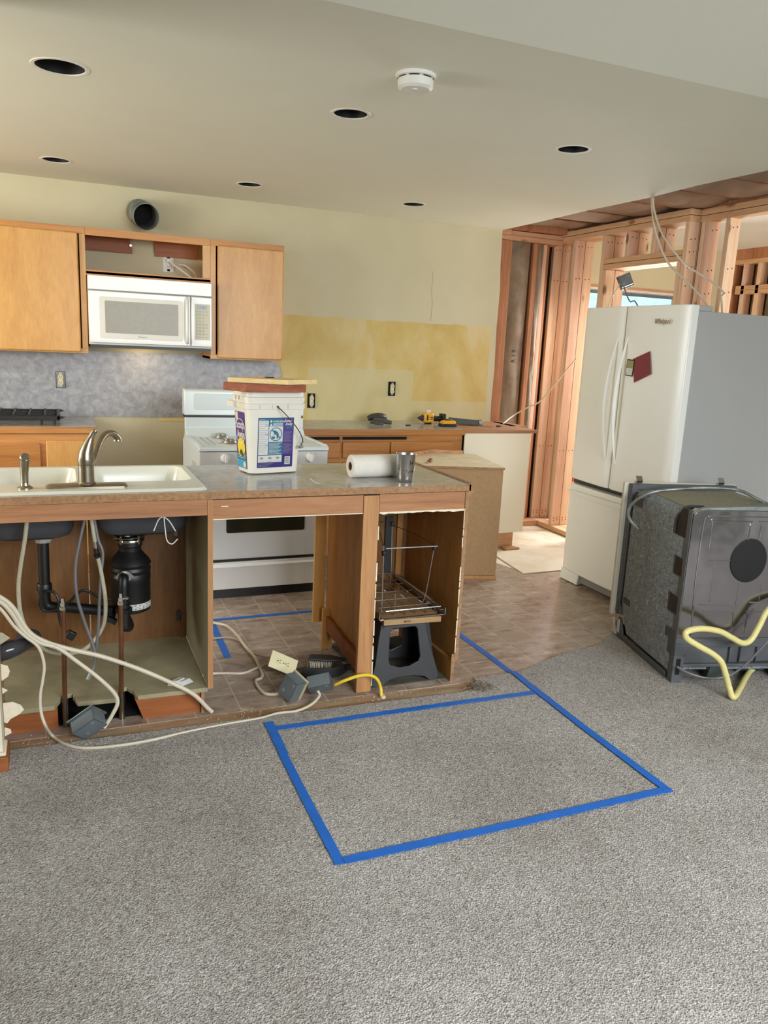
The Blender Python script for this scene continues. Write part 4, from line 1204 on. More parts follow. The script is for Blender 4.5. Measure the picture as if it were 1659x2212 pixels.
# ---- sink base cabinet
t = thing('sink_cabinet', 'open sink base cabinet with plumbing inside and cut floor', 'cabinet', (0.1, 3.3, 0))
b = B(); b.box(X0, 0.525, 3.0, 3.018, 0.838, 0.901); b.build('apron_rail', 'apron', t, bevel=0.001)
b = B(); b.box(0.525, 0.5425, 3.0, 3.60, 0.118, 0.901); b.build('side_panel', 'melamine_side', t)
b = B(); b.box(0.5235, 0.5440, 2.996, 3.0, 0.112, 0.898); b.build('panel_edge', 'post', t)
b = B(); b.box(-0.90, 0.098, 3.60, 3.612, 0.116, 0.901); b.build('back_door', 'ply_dark', t)
b = B(); b.box(0.103, 0.56, 3.60, 3.612, 0.116, 0.901); b.build('back_door', 'ply_dark', t)
b = B(); b.box(0.497, 0.524, 3.585, 3.60, 0.116, 0.901); b.box(-0.9, 0.524, 3.598, 3.60, 0.80, 0.901); b.build('back_frame', 'ply_dark', t)
b = B(); b.cyl((0.492, 3.59, 0.24), (0.492, 3.575, 0.24), 0.012); b.box(0.484, 0.500, 3.585, 3.598, 0.20, 0.235); b.build('hinge', 'grey_plastic', t)
fl = [(-0.9, 3.005), (-0.055, 3.005), (-0.035, 3.06), (-0.03, 3.09), (0.012, 3.10), (0.012, 3.075), (0.028, 3.012), (0.17, 3.004), (0.185, 3.09), (0.215, 3.10), (0.235, 3.06), (0.25, 3.004), (0.524, 3.0), (0.524, 3.60), (-0.9, 3.60)]
b = B(); b.prism(fl, 'xy', 0.098, 0.116); b.build('floor_panel', 'melamine', t, bevel=0.001)
b = B(); b.prism([(-0.9, -0.0), (-0.045, 0.0), (-0.045, 0.097), (-0.9, 0.097)], 'xz', 3.05, 3.064); b.build('kick_board', 'kick', t)
b = B(); b.prism([(0.272, 0.0), (0.497, 0.0), (0.497, 0.097), (0.238, 0.097)], 'xz', 3.03, 3.044); b.build('kick_board', 'kick', t)
b = B(); b.box(0.499, 0.512, 3.015, 3.05, 0.0, 0.097); b.build('kick_end', 'chip', t)
b = B(); b.box(-0.06, 0.28, 3.36, 3.37, 0.0, 0.097); b.box(-0.9, 0.52, 3.58, 3.59, 0.0, 0.097); b.box(-0.05, 0.27, 3.07, 3.36, -0.001, 0.0005); b.build('recess', 'dark', t)
b = B()
rr = random.Random(2)
b.prism([(-0.222, 0.35), (-0.20, 0.34), (-0.194, 0.32), (-0.20, 0.30), (-0.222, 0.285)], 'xz', 2.90, 2.902)
b.prism([(-0.222, 0.26), (-0.204, 0.247), (-0.222, 0.235)], 'xz', 2.90, 2.902)
b.prism([(-0.222, 0.20), (-0.19, 0.20), (-0.165, 0.185), (-0.155, 0.165), (-0.17, 0.15), (-0.20, 0.135), (-0.212, 0.12), (-0.222, 0.125)], 'xz', 2.90, 2.902)
b.prism([(-0.222, 0.105), (-0.202, 0.095), (-0.20, 0.08), (-0.222, 0.07)], 'xz', 2.90, 2.902)
tag(b.build('torn_drywall_paper', 'paint'), 'torn white drywall paper flaps on the cut wall end, far left', 'paper')
b = B(); b.box(-0.5, -0.222, 2.875, 2.995, 0.0, 0.42); struct(b.build('wall_stub_core', 'strip', keep=True))

# ---- open middle bay
t = thing('bay_rail', 'bare wood apron rail bridging the open middle bay of the peninsula', 'rail', (0.86, 3.0, 0.826))
b = B(); b.box(0.544, 1.172, 3.0, 3.018, 0.822, 0.898); b.build('rail', 'apron', t, bevel=0.001)
b = B(); b.box(0.5445, 1.172, 2.999, 3.003, 0.8185, 0.822); b.build('torn_edge', 'paint', t)
b = B(); b.tube([(0.575, 2.9985, 0.872), (0.590, 2.9975, 0.8715), (0.603, 2.9985, 0.872)], 0.0022, 6); b.build('gouge', 'paint', t)

# ---- right end cabinet
t = thing('end_cabinet', 'open plywood cabinet at the right end of peninsula, stool inside', 'cabinet', (1.43, 3.3, 0))
b = B(); b.box(1.174, 1.244, 2.998, 3.022, 0.004, 0.896); b.build('front_post', 'post', t, bevel=0.001)
b = B(); b.box(1.182, 1.234, 3.003, 3.03, 0.896, 0.903); b.build('post_gap', 'dark', t)
b = B(); b.box(1.226, 1.244, 3.022, 3.60, 0.10, 0.901); b.build('side_panel', 'ply', t)
b = B(); b.box(1.655, 1.671, 3.0, 3.60, 0.10, 0.901); b.prism([(3.0, 0.0), (3.60, 0.0), (3.60, 0.10), (3.0, 0.10)], 'yz', 1.640, 1.654); b.build('side_panel', 'ply', t)
b = B(); b.box(1.640, 1.656, 2.996, 3.0, 0.0, 0.135); b.box(1.656, 1.674, 2.996, 3.0, 0.095, 0.901); b.build('panel_edge', 'chip', t)
b = B(); b.box(1.246, 1.672, 3.0, 3.018, 0.822, 0.900); b.build('apron_rail', 'apron', t, bevel=0.001)
rr = random.Random(8)
b = B()
pts = [(1.246, 0.812)]
for k in range(22): pts.append((1.246 + 0.409 * k / 21, 0.8185 - abs(rr.gauss(0, 0.0028)) - (0.003 if 3 < k < 9 or k > 14 else 0)))
b.prism([(1.246, 0.823), *pts[1:], (1.656, 0.823)], 'xz', 2.996, 2.9995)
b.build('torn_edge', 'paint', t)
def ragged(x, z0, z1, nm='torn_edge', w=0.0035, y=2.9955, par=None, prob=0.7, seed=0):
    rr = random.Random(seed); b = B(); z = z0
    while z < z1:
        h = rr.uniform(0.02, 0.09)
        if rr.random() < prob: b.prism([(x - w * rr.uniform(.3, 1), z), (x + w * rr.uniform(.3, 1), z), (x + w * rr.uniform(.3, 1), min(z1, z + h)), (x - w * rr.uniform(.3, 1), min(z1, z + h))], 'xz', y, y + 0.002)
        z += h + rr.uniform(0.0, 0.02)
    return b.build(nm, 'paint', par)
ragged(1.2445, 0.03, 0.81, par=t, prob=0.95, seed=3)
ragged(1.6555, 0.14, 0.815, par=t, prob=0.9, seed=6)
b = B(); b.box(1.244, 1.655, 3.60, 3.61, 0.04, 0.901); b.build('back_panel', 'ply_dark', t)
b = B(); b.box(1.595, 1.625, 3.585, 3.60, 0.10, 0.901); b.build('back_stile', 'ply', t)
b = B(); b.box(1.158, 1.215, 3.60, 3.62, 0.122, 0.901); b.build('rear_stile', 'maple', t, bevel=0.001)
b = B(); b.box(1.186, 1.240, 3.53, 3.546, 0.0, 0.215); b.build('rear_block', 'maple', t, bevel=0.001)
b = B(); b.prism([(3.02, 0.055), (3.53, 0.10), (3.53, 0.175), (3.02, 0.135)], 'yz', 1.205, 1.222); b.build('side_brace', 'kick', t, bevel=0.001)
b = B(); b.box(1.206, 1.222, 3.546, 3.56, 0.10, 0.215); b.build('short_block', 'maple', t)
b = B(); b.box(1.246, 1.64, 3.03, 3.59, 0.0005, 0.004); b.build('cabinet_base', mottled('dusty_dark_base', [(60, 56, 50), (120, 116, 100)], 6, 0.9), t)

# ================================================================== PLUMBING
t = thing('garbage_disposal', 'black garbage disposal hanging under the right sink bowl', 'disposal', (0.265, 3.33, 0.37))
dx_, dy_ = 0.258, 3.33
b = B(); b.lathe([(0, .60), (0.044, .60), (0.046, .645), (0.05, .65), (0.05, 0.666), (0.0, 0.668)], (dx_, dy_, 0.0)); b.build('neck', 'abs', t)
b = B()
b.lathe([(0.048, 0.668), (0.058, 0.668), (0.060, 0.674), (0.058, 0.680), (0.048, 0.680)], (dx_, dy_, 0))
b.build('mount_ring', 'steel', t)
b = B(); b.lathe([(0.05, 0.686), (0.062, 0.688), (0.062, 0.694), (0.05, 0.696)], (dx_, dy_, 0)); b.tube([(dx_ - 0.065, dy_ - 0.03, 0.690), (dx_, dy_ - 0.070, 0.692), (dx_ + 0.07, dy_ - 0.02, 0.700)], 0.004); b.build('upper_ring', 'steel', t)
for a in (230, 300, 60):
    b = B(); b.cyl((dx_ + 0.062 * math.cos(R(a)), dy_ + 0.062 * math.sin(R(a)), 0.665), (dx_ + 0.062 * math.cos(R(a)), dy_ + 0.062 * math.sin(R(a)), 0.70), 0.005, n=8); b.build('mount_screw', 'steel', t)
b = B(); b.lathe([(0, .362), (0.060, .362), (0.078, 0.372), (0.080, 0.39), (0.080, 0.50), (0.0815, 0.505), (0.0815, 0.53), (0.079, 0.535), (0.083, 0.55), (0.079, 0.562), (0.084, 0.575), (0.076, 0.59), (0.066, 0.602), (0.050, 0.622), (0.044, 0.63), (0, 0.63)], (dx_, dy_, 0), n=40); b.build('motor_shell', 'abs', t)
pf = Vector((dx_ - 0.032, dy_ - 0.078, 0.535))
b = B(); b.prism([(-0.040, 0.0), (-0.022, 0.018), (-0.005, 0.028), (0.008, 0.028), (0.022, 0.018), (0.040, 0.002), (0.022, -0.016), (0, -0.02), (-0.022, -0.012)], 'xz', -0.006, 0.0, Matrix.Translation(pf + Vector((0.0, -0.002, 0)))); b.build('outlet_flange', 'steel', t, bevel=0.001)
b = B(); b.tube([pf + Vector((0, 0.01, 0)), pf + Vector((-0.002, -0.022, 0.002)), pf + Vector((-0.004, -0.034, -0.02)), pf + Vector((-0.006, -0.036, -0.06)), pf + Vector((-0.006, -0.036, -0.125))], 0.019, 14, 6); b.build('outlet_elbow', 'abs', t)
b = B()
for k in range(9):
    a = R(-98 + k * 9); a2 = R(-98 + (k + 1) * 9)
    b.bm.faces.new([b.bm.verts.new((dx_ + 0.0806 * math.cos(q_), dy_ + 0.0806 * math.sin(q_), z)) for q_, z in ((a, 0.385), (a2, 0.385), (a2, 0.411), (a, 0.411))])
b.mat(1)
for k in range(12):
    a = R(-94 + k * 6.2)
    for zz in ((0.391, 0.405) if k % 3 else (0.389, 0.397)):
        c_ = (dx_ + 0.0811 * math.cos(a), dy_ + 0.0811 * math.sin(a), zz)
        b.obox(c_, (0.006, 0.0006, 0.003 if k % 2 else 0.008), (0, 0, a + PI / 2))
b.build('rating_label', ['print_grey', 'faint'], t)
# black drain assembly
t = thing('drain_pipe', 'black plastic drain pipe from left bowl across to the disposal', 'pipe', (0.05, 3.31, 0.30))
b = B(); b.lathe([(0.0, 0), (0.030, 0.0), (0.033, 0.004), (0.033, 0.022), (0.028, 0.026), (0, 0.026)], (-0.075, 3.33, 0.680), n=10); b.build('slip_nut', plain('grey_white_nut', (150, 148, 138), 0.5), t)
b = B()
b.cyl((-0.075, 3.33, 0.72), (-0.078, 3.33, 0.45), 0.0215); b.build('tailpiece', 'abs', t)
b = B()
b.tube([(-0.078, 3.33, 0.49), (-0.078, 3.33, 0.44), (-0.070, 3.33, 0.412), (-0.04, 3.325, 0.402), (0.0, 3.32, 0.400), (0.17, 3.29, 0.378)], 0.022, 16, 6)
b.lathe([(0.02, 0), (0.029, 0), (0.029, 0.025), (0.026, 0.03), (0.02, 0.03)], (-0.078, 3.33, 0.478), n=12)
b.build('cross_pipe', 'abs', t)
b = B()
tp = pf + Vector((-0.006, -0.036, -0.115))
b.cyl((tp.x, tp.y, tp.z + 0.01), (tp.x, tp.y, 0.33), 0.024); b.lathe([(0.02, 0), (0.032, 0), (0.034, 0.018), (0.02, 0.022)], (tp.x, tp.y, 0.395), n=10)
b.tube([(tp.x, tp.y, 0.36), (tp.x, tp.y, 0.335), (tp.x + 0.02, tp.y + 0.04, 0.318), (tp.x + 0.01, tp.y + 0.10, 0.34), (tp.x, tp.y + 0.13, 0.36)], 0.022, 14, 6)
b.cyl((0.16, 3.285, 0.378), (0.185, 3.275, 0.378), 0.028, n=10)
b.build('trap', 'abs', t)
b = B(); b.obox((0.168, 3.26, 0.352), (0.05, 0.03, 0.02), (0, 0.5, 0)); b.build('bracket', 'abs', t)
# copper stubs
for (x, zt_, lab) in ((-0.010, 0.485, 'left copper supply pipe rising through the cut cabinet floor'), (0.199, 0.487, 'right copper supply pipe with side outlet valve through cabinet floor')):
    t = thing('supply_pipe', lab, 'pipe', (x, 3.06, 0.0))
    b = B(); b.tube([(x - 0.008, 3.06, 0.0), (x - 0.007, 3.06, 0.16), (x - 0.004, 3.06, 0.30), (x, 3.06, zt_)], 0.0095, 12, 3); b.build('riser', 'copper', t)
    b = B(); b.cyl((x - 0.0076, 3.06, 0.0), (x - 0.0074, 3.06, 0.11), 0.0125, n=12); b.build('sleeve', 'fir_x' if False else 'nickel', t)
    b = B(); b.lathe([(0, 0), (0.013, 0), (0.0135, 0.012), (0.010, 0.014), (0.0095, 0.028), (0.007, 0.030), (0.0055, 0.046), (0.0, 0.046)], (x, 3.06, zt_ - 0.006), n=6); b.build('stop_valve', 'chrome', t)
    if x > 0.1:
        b = B(); b.cyl((x + 0.006, 3.06, zt_ + 0.018), (x + 0.028, 3.055, zt_ + 0.020), 0.005, n=10); b.cyl((x + 0.018, 3.057, zt_ + 0.019), (x + 0.024, 3.056, zt_ + 0.020), 0.008, n=6); b.build('side_outlet', 'chrome', t)
        b = B(); b.lathe([(0.0095, 0), (0.014, 0), (0.014, 0.012), (0.0095, 0.012)], (x - 0.005, 3.06, 0.235), n=12); b.obox((x + 0.008, 3.06, 0.241), (0.016, 0.004, 0.012)); b.build('clamp', 'galv', t)
# hoses
def hose(name, pts, r, mt, label, cat='hose', ends=None, n=10):
    b = B(); b.tube(pts, r, n, 6)
    if ends:
        b.mat(1)
        for (p, q2, rr_) in ends: b.cyl(p, q2, rr_, n=10)
    return tag(b.build(name, [mt] + (['galv'] if ends else [])), label, cat)
hose('supply_hose', [PY(184, 1118, 3.20), PY(172, 1170, 3.19), PY(163, 1225, 3.18), PY(166, 1285, 3.17), PY(180, 1335, 3.17), PY(198, 1385, 3.16), PY(206, 1412, 3.15), PY(203, 1440, 3.14), PY(196, 1455, 3.13)], 0.0062, 'hose_grey',
     'grey supply hose bowing left between the sink bowls, brass end near cabinet floor', ends=[(PY(196, 1455, 3.13), PY(190, 1468, 3.125), 0.009)])
hose('supply_hose', [PY(203, 1118, 3.22), PY(212, 1165, 3.21), PY(222, 1195, 3.20), PY(218, 1245, 3.19), PY(215, 1300, 3.19), PY(213, 1350, 3.18), PY(209, 1395, 3.17), PY(207, 1425, 3.17)], 0.0062, 'hose_grey',
     'grey supply hose hanging straight down just left of the disposal')
hose('spray_hose', [PY(59, 1120, 3.16), PY(53, 1170, 3.16), PY(45, 1220, 3.16), PY(40, 1270, 3.16), PY(45, 1325, 3.16), PY(62, 1368, 3.16), PY(95, 1402, 3.16), PY(135, 1413, 3.16), PY(178, 1405, 3.17), PY(208, 1378, 3.18), PY(225, 1345, 3.18), PY(228, 1300, 3.18), PY(222, 1255, 3.18), PY(214, 1215, 3.18), PY(211, 1205, 3.18)], 0.0078, 'hose_ivory',
     'long ivory spray hose looping below the sink bowls')
t = thing('hose_coupling', 'ivory hose stub with black coupling hanging between the sink bowls', 'coupling', PY(205, 1170, 3.18))
b = B(); b.tube([PY(196, 1112, 3.18), PY(201, 1145, 3.18), PY(205, 1170, 3.18)], 0.0078, 10, 4); b.build('hose', 'hose_ivory', t)
b = B(); b.cyl(PY(205, 1170, 3.18), PY(207, 1184, 3.18), 0.008, n=12); b.build('ferrule', 'steel', t)
b = B(); b.cyl(PY(207, 1184, 3.18), PY(210, 1206, 3.18), 0.009, n=12); b.cyl(PY(204, 1200, 3.18), PY(215, 1199, 3.17), 0.007, n=10); b.build('coupling', 'black', t)
# black disposal cord and plug
t = thing('disposal_cord', 'black power cord looped round the drain pipe with a plug at its end', 'cord', PY(152, 1372, 3.26))
b = B(); b.tube([PY(240, 1295, 3.27), PY(215, 1290, 3.26), PY(182, 1275, 3.26), PY(165, 1285, 3.26), PY(150, 1300, 3.25), PY(125, 1316, 3.25), PY(98, 1320, 3.25), PY(86, 1305, 3.25), PY(90, 1285, 3.26), PY(112, 1277, 3.26), PY(126, 1295, 3.25), PY(127, 1330, 3.25), PY(136, 1358, 3.25), PY(148, 1368, 3.25)], 0.0055, 8, 5); b.build('cord', 'abs', t)
pp = PY(153, 1372, 3.24)
b = B(); b.obox(pp, (0.035, 0.02, 0.035), (0, 0.6, 0)); b.build('plug', 'abs', t, bevel=0.004)
for dxx in (-0.004, 0.008):
    b = B(); b.obox(pp + Vector((0.02 + dxx, -0.005, -0.026 + dxx * .5)), (0.0015, 0.006, 0.014), (0, -0.6, 0)); b.build('prong', 'chrome', t)
# zip ties on the right bowl
b = B()
p0 = PY(354, 1116, 3.05)
for e in ([PY(343, 1122, 3.05), PY(332, 1147, 3.05)], [PY(366, 1126, 3.05), PY(379, 1147, 3.05)], [PY(357, 1145, 3.05), PY(361, 1168, 3.05), PY(372, 1175, 3.05), PY(384, 1164, 3.05)]):
    b.tube([p0] + e, 0.0022, 6, 5)
b.lathe([(0, -.004), (.004, 0), (0, .004)], p0, n=8)
tag(b.build('wire_ends', 'white'), 'three white wire ends hanging in front of the right sink bowl', 'wire')
b = B(); b.obox(PY(379, 1152, 3.08), (0.012, 0.01, 0.02)); tag(b.build('wire_clip', 'black'), 'black clip at corner under the right sink bowl', 'clip')
b = B(); 
for dz_, off in ((0, 0), (0.006, 0.02), (0.010, -0.02)):
    c = PZ(388 + off * 300, 1474 - dz_ * 300, 0.118 + dz_)
    b.loft([[(c.x - .04, c.y - .01, .1165), (c.x + .0, c.y - .03, .118), (c.x + .045, c.y, .1170), (c.x + .01, c.y + .03, .1165)], [(c.x - .03, c.y - .005, .123 + dz_), (c.x, c.y - .02, .128 + dz_), (c.x + .03, c.y + .01, .125 + dz_), (c.x + .01, c.y + .02, .124 + dz_)]])
tag(b.build('crumpled_tape', 'print_grey'), 'crumpled whitish tape on right side of the sink cabinet floor', 'tape')

# dark elbow at lower left
t = thing('waste_pipe_end', 'glossy black plastic pipe end with torn plastic sheet, far left', 'pipe', PY(30, 1400, 2.95))
b = B(); b.tube([PY(-60, 1420, 2.93), PY(-10, 1412, 2.94), PY(30, 1400, 2.95), PY(58, 1390, 3.0)], [0.030, 0.032, 0.034, 0.03, 0.024], 16, 6); b.build('pipe', plain('wet_black_plastic', (52, 52, 56), 0.15, var=.2), t)
b = B(); b.tube([PY(52, 1380, 3.0), PY(66, 1379, 3.03), PY(74, 1376, 3.05)], [0.034, 0.036, 0.03], 14, 4); b.build('coupling', 'grey_plastic', t)
b = B(); b.loft([[PY(-30, 1372, 2.96), PY(4, 1366, 2.96), PY(-20, 1392, 2.93)], [PY(-30, 1378, 2.95), PY(22, 1378, 2.94), PY(0, 1393, 2.92)]]); b.build('torn_sheet', 'hose_ivory', t)

# ================================================================== CABLES AND BOXES ON THE FLOOR
def cable(pts, r, label, mt='cable'):
    b = B(); b.tube(pts, r, 8, 6); return tag(b.build('cable', mt), label, 'cable')
cable([PY(-60, 1262, 2.93), PY(0, 1290, 2.94), PY(30, 1315, 2.945), PY(60, 1362, 2.95), PY(95, 1385, 2.955), PY(150, 1402, 2.96), PY(220, 1418, 2.965), PY(300, 1445, 2.97), PY(370, 1475, 2.975), PY(418, 1500, 2.975), PY(447, 1528, 2.985), PZ(458, 1538, 0.012)], 0.0085,
      'thick ivory cable sweeping from left across the open sink cabinet to the bay')
cable([PY(-60, 1270, 2.92), PY(0, 1300, 2.93), PY(25, 1325, 2.935), PY(50, 1362, 2.94), PY(85, 1388, 2.945), PY(125, 1400, 2.95), PY(165, 1428, 2.95), PY(210, 1462, 2.945), PY(245, 1495, 2.94), PY(254, 1518, 2.935), PY(242, 1545, 2.93), PY(225, 1572, 2.925)], 0.0075,
      'ivory cable curving down into the grey box in front of the copper pipes')
cable([PY(-60, 1285, 2.90), PY(-5, 1310, 2.91), PY(30, 1352, 2.915), PY(55, 1375, 2.92), PY(83, 1398, 2.92), PY(95, 1435, 2.915), PY(92, 1470, 2.91), PY(87, 1500, 2.905), PY(88, 1535, 2.90), PY(97, 1565, 2.885), PZ(112, 1588, 0.016), PZ(140, 1607, 0.014), PZ(185, 1616, 0.014), PZ(260, 1610, 0.014), PZ(330, 1598, 0.012), PZ(400, 1582, 0.008), PZ(480, 1566, 0.008), PZ(560, 1552, 0.008), PZ(600, 1541, 0.008), PZ(640, 1536, 0.010), PZ(672, 1522, 0.016), PZ(690, 1503, 0.03), PZ(686, 1492, 0.05)], 0.0058,
      'thin ivory cable looping down and along the floor strip to the grey boxes')
cable([PZ(430, 1333, 0.02), PZ(462, 1345, 0.02), PZ(490, 1352, 0.02), PZ(512, 1372, 0.02), PZ(527, 1393, 0.018), PZ(548, 1418, 0.01), PZ(558, 1437, 0.008), PZ(566, 1455, 0.008), PZ(564, 1465, 0.008), PZ(553, 1470, 0.008), PZ(556, 1482, 0.008), PZ(570, 1497, 0.008), PZ(590, 1500, 0.012), PZ(612, 1495, 0.03), PZ(628, 1493, 0.045)], 0.0072,
      'bright ivory cable bending sharply across the tiles into the left grey box')
cable([PZ(430, 1382, 0.008), PZ(462, 1379, 0.008), PZ(495, 1377, 0.008), PZ(520, 1386, 0.008), PZ(540, 1405, 0.010), PZ(562, 1415, 0.010), PZ(585, 1421, 0.02), PZ(606, 1424, 0.05)], 0.0055,
      'thin brownish cable crossing the tiles to the upper corner of the ivory outlet', plain('dusty_cable', (168, 150, 126), 0.6))
cable([PZ(430, 1460, 0.012), PZ(459, 1455, 0.010), PZ(490, 1454, 0.008), PZ(525, 1454, 0.007), PZ(552, 1444, 0.007), PZ(580, 1434, 0.014), PZ(598, 1436, 0.03)], 0.0058,
      'ivory cable lying nearly level on tiles to the left side of the outlet')
cable([PY(724, 1479, 2.985), PY(745, 1470, 2.96), PY(775, 1460, 2.95), PY(800, 1459, 2.95), PY(815, 1468, 2.95), PY(822, 1485, 2.95), PZ(824, 1504, 0.006)], 0.0072,
      'yellow cable arching from the grey box over the post foot into the floor', 'yellow')
b = B(); b.lathe([(0, 0), (0.013, 0), (0.012, 0.006), (0.008, 0.012), (0, 0.012)], PZ(827, 1507, 0.0), n=12); tag(b.build('cable_plug', 'rub'), 'tan plug in the floor where the yellow cable goes down', 'plug')


def jbox(label, c, size, rot, plate=None, open_front=True, mt='grey_metal'):
    """open electrical box: five thin sides, opening along local +y"""
    from mathutils import Euler
    X = Matrix.Translation(c) @ Euler(rot, 'ZYX').to_matrix().to_4x4()
    t = bpy.data.objects.new('junction_box', None); COL.objects.link(t)
    t.matrix_world = X; t.empty_display_size = .03
    WM[t.name] = X
    tag(t, label, 'junction box')
    a, d, h = size; w = 0.002
    b = B(X)
    b.box(-a / 2, a / 2, -d / 2, -d / 2 + w, -h / 2, h / 2)
    b.box(-a / 2, -a / 2 + w, -d / 2, d / 2, -h / 2, h / 2); b.box(a / 2 - w, a / 2, -d / 2, d / 2, -h / 2, h / 2)
    b.box(-a / 2, a / 2, -d / 2, d / 2, -h / 2, -h / 2 + w); b.box(-a / 2, a / 2, -d / 2, d / 2, h / 2 - w, h / 2)
    b.build('box', mt, t)
    b = B(X)
    for (x, z) in ((-a / 4, -h / 4), (a / 4, h / 4)):
        b.lathe([(0, 0.0008), (0.010, 0.0008), (0.0105, 0), (0, 0)], (x, -d / 2, z), Matrix.Rotation(PI / 2, 4, 'X'), 16)
    b.build('knockouts', 'galv', t)
    if plate:
        b = B(X)
        fr = 0.008
        b.box(-a / 2 - fr, a / 2 + fr, d / 2, d / 2 + 0.003, -h / 2 - fr, -h / 2 + fr); b.box(-a / 2 - fr, a / 2 + fr, d / 2, d / 2 + 0.003, h / 2 - fr, h / 2 + fr)
        b.box(-a / 2 - fr, -a / 2 + fr, d / 2, d / 2 + 0.003, -h / 2, h / 2); b.box(a / 2 - fr, a / 2 + fr, d / 2, d / 2 + 0.003, -h / 2, h / 2)
        b.build('frame', plate, t)
    return t, X
jbox('open grey metal box on the floor in front of the copper pipes', (0.062, 2.93, 0.062), (0.10, 0.055, 0.075), (R(35), R(-38), R(10)), 'galv')
jbox('left of two grey metal boxes by the post, with an ivory frame', (0.885, 3.02, 0.062), (0.075, 0.06, 0.095), (R(15), R(18), R(-62)), 'ivory')
jbox('right grey metal box by the post foot, yellow cable entering', (1.015, 3.03, 0.058), (0.10, 0.055, 0.07), (R(40), R(-24), R(-5)), None)
# outlet box with ivory plate tilted up
from mathutils import Euler
X = Matrix.Translation((0.905, 3.235, 0.080)) @ Euler((R(-38), R(28), R(-4)), 'XYZ').to_matrix().to_4x4()
t = bpy.data.objects.new('wall_outlet', None); COL.objects.link(t); t.matrix_world = X; t.empty_display_size = .03; WM[t.name] = X
tag(t, 'ivory duplex outlet in a metal box lying tilted on the tiles', 'outlet')
b = B(X); b.box(-0.052, 0.052, 0.004, 0.05, -0.03, 0.03); b.build('box', 'galv', t, bevel=0.002)
b = B(X); b.box(-0.068, 0.068, -0.002, 0.004, -0.040, 0.040); b.build('cover_plate', 'ivory', t, bevel=0.002)
b = B(X)
for sx_ in (-1, 1):
    cx = sx_ * 0.0205
    b.mat(0).lathe([(0, 0.002), (0.0165, 0.002), (0.017, 0), (0, 0)], (cx, -0.002, 0), Matrix.Rotation(PI / 2, 4, 'X'), 24)
    b.mat(1).box(cx - 0.002, cx + 0.008, -0.0048, -0.0038, 0.005, 0.0072); b.box(cx - 0.002, cx + 0.008, -0.0048, -0.0038, -0.0072, -0.005)
    b.lathe([(0, 0.0006), (0.003, 0.0006), (0.003, 0), (0, 0)], (cx - 0.009, -0.0042, 0), Matrix.Rotation(PI / 2, 4, 'X'), 10)
b.mat(2).lathe([(0, 0.0015), (0.003, 0.001), (0.0035, 0), (0, 0)], (0, -0.002, 0), Matrix.Rotation(PI / 2, 4, 'X'), 12)
b.build('receptacle', ['ivory', 'ink', 'nickel'], t)

# dustpan with a hand brush
t = thing('dustpan', 'charcoal plastic dustpan lying on the tiles behind the grey boxes', 'dustpan', (1.10, 3.24, 0.0))
b = B()
prof = []
nx = 14
g0, g1, g2, g3 = [], [], [], []
for i in range(nx + 1):
    u = i / nx; x = 0.985 + 0.235 * u
    yb = 3.165 + 0.035 * (2 * u - 1) ** 2
    h = 0.058 + 0.004 * math.cos(u * PI)
    g0.append((x, yb, h)); g1.append((x, yb + 0.012, 0.008 + 0.02 * abs(2 * u - 1) ** 3)); g2.append((x, 3.33 + 0.02 * u, 0.006)); 
    g3.append((x, yb + 0.003, h + 0.003))
vs = [[b.bm.verts.new(p) for p in row] for row in (g3, g0, g1, g2)]
for ra, rb in zip(vs, vs[1:]):
    for i in range(nx): b.bm.faces.new((ra[i], ra[i + 1], rb[i + 1], rb[i]))
pan = b.build('pan', 'grey_plastic', t)
sm = pan.modifiers.new('thick', 'SOLIDIFY'); sm.thickness = 0.003
b = B(); b.tube([(1.19, 3.20, 0.045), (1.24, 3.16, 0.05), (1.20, 3.18, 0.048)], 0.012, 10, 4); b.build('handle', 'grey_plastic', t)
t = thing('hand_brush', 'charcoal hand brush with pale bristles resting in the dustpan', 'brush', (1.12, 3.28, 0.02))
b = B()
b.prism([(-0.085, -0.03), (-0.07, 0.03), (0.03, 0.035), (0.09, 0.012), (0.13, 0.006), (0.13, -0.014), (0.08, -0.018), (0.02, -0.032)], 'xy', 0.0, 0.012, Matrix.Translation((1.12, 3.28, 0.055)) @ Matrix.Rotation(R(-12), 4, 'Z') @ Matrix.Rotation(R(6), 4, 'Y'))
b.build('stock', 'grey_plastic', t, bevel=0.004)
b = B(); rr = random.Random(5)
for i in range(13):
    for j in range(5):
        x = 1.045 + i * 0.0085; y = 3.265 + j * 0.011
        b.cyl((x, y, 0.054), (x + rr.uniform(-.008, .004), y - 0.01 + rr.uniform(-.004, .004), 0.014), 0.0028, 0.0035, n=5)
b.build('bristles', 'brush', t)

# debris crumbs along the strip
b = B(); rr = random.Random(9)
for k in range(150):
    u = rr.random(); x = -0.2 + 1.95 * u; y = rr.uniform(2.87, 2.99)
    if rr.random() < 0.45: x = rr.choice([0.62, 0.72, 1.28, 1.33, -0.12]) + rr.gauss(0, 0.05); y = rr.gauss(2.94, 0.03)
    s_ = rr.uniform(0.001, 0.0035)
    b.obox((x, y, 0.0005 + s_ / 3 + (0.008 if y < 2.91 else 0)), (s_ * 1.6, s_, s_ * 0.7), (0, 0, rr.uniform(0, 3)))
tag(b.build('debris', 'rub'), 'crumbs of drywall and sawdust along the bare strip by the peninsula', 'debris', kind='stuff')
b = B(); rr = random.Random(19)
for k in range(90):
    x, y = 1.735 + rr.gauss(0, 0.028), 2.885 + rr.gauss(0, 0.022)
    b.tube([(x, y, 0.008), (x + rr.uniform(-.02, .02), y + rr.uniform(-.02, .02), 0.018), (x + rr.uniform(-.03, .03), y + rr.uniform(-.03, .03), 0.012)], 0.0012, 4, 3)
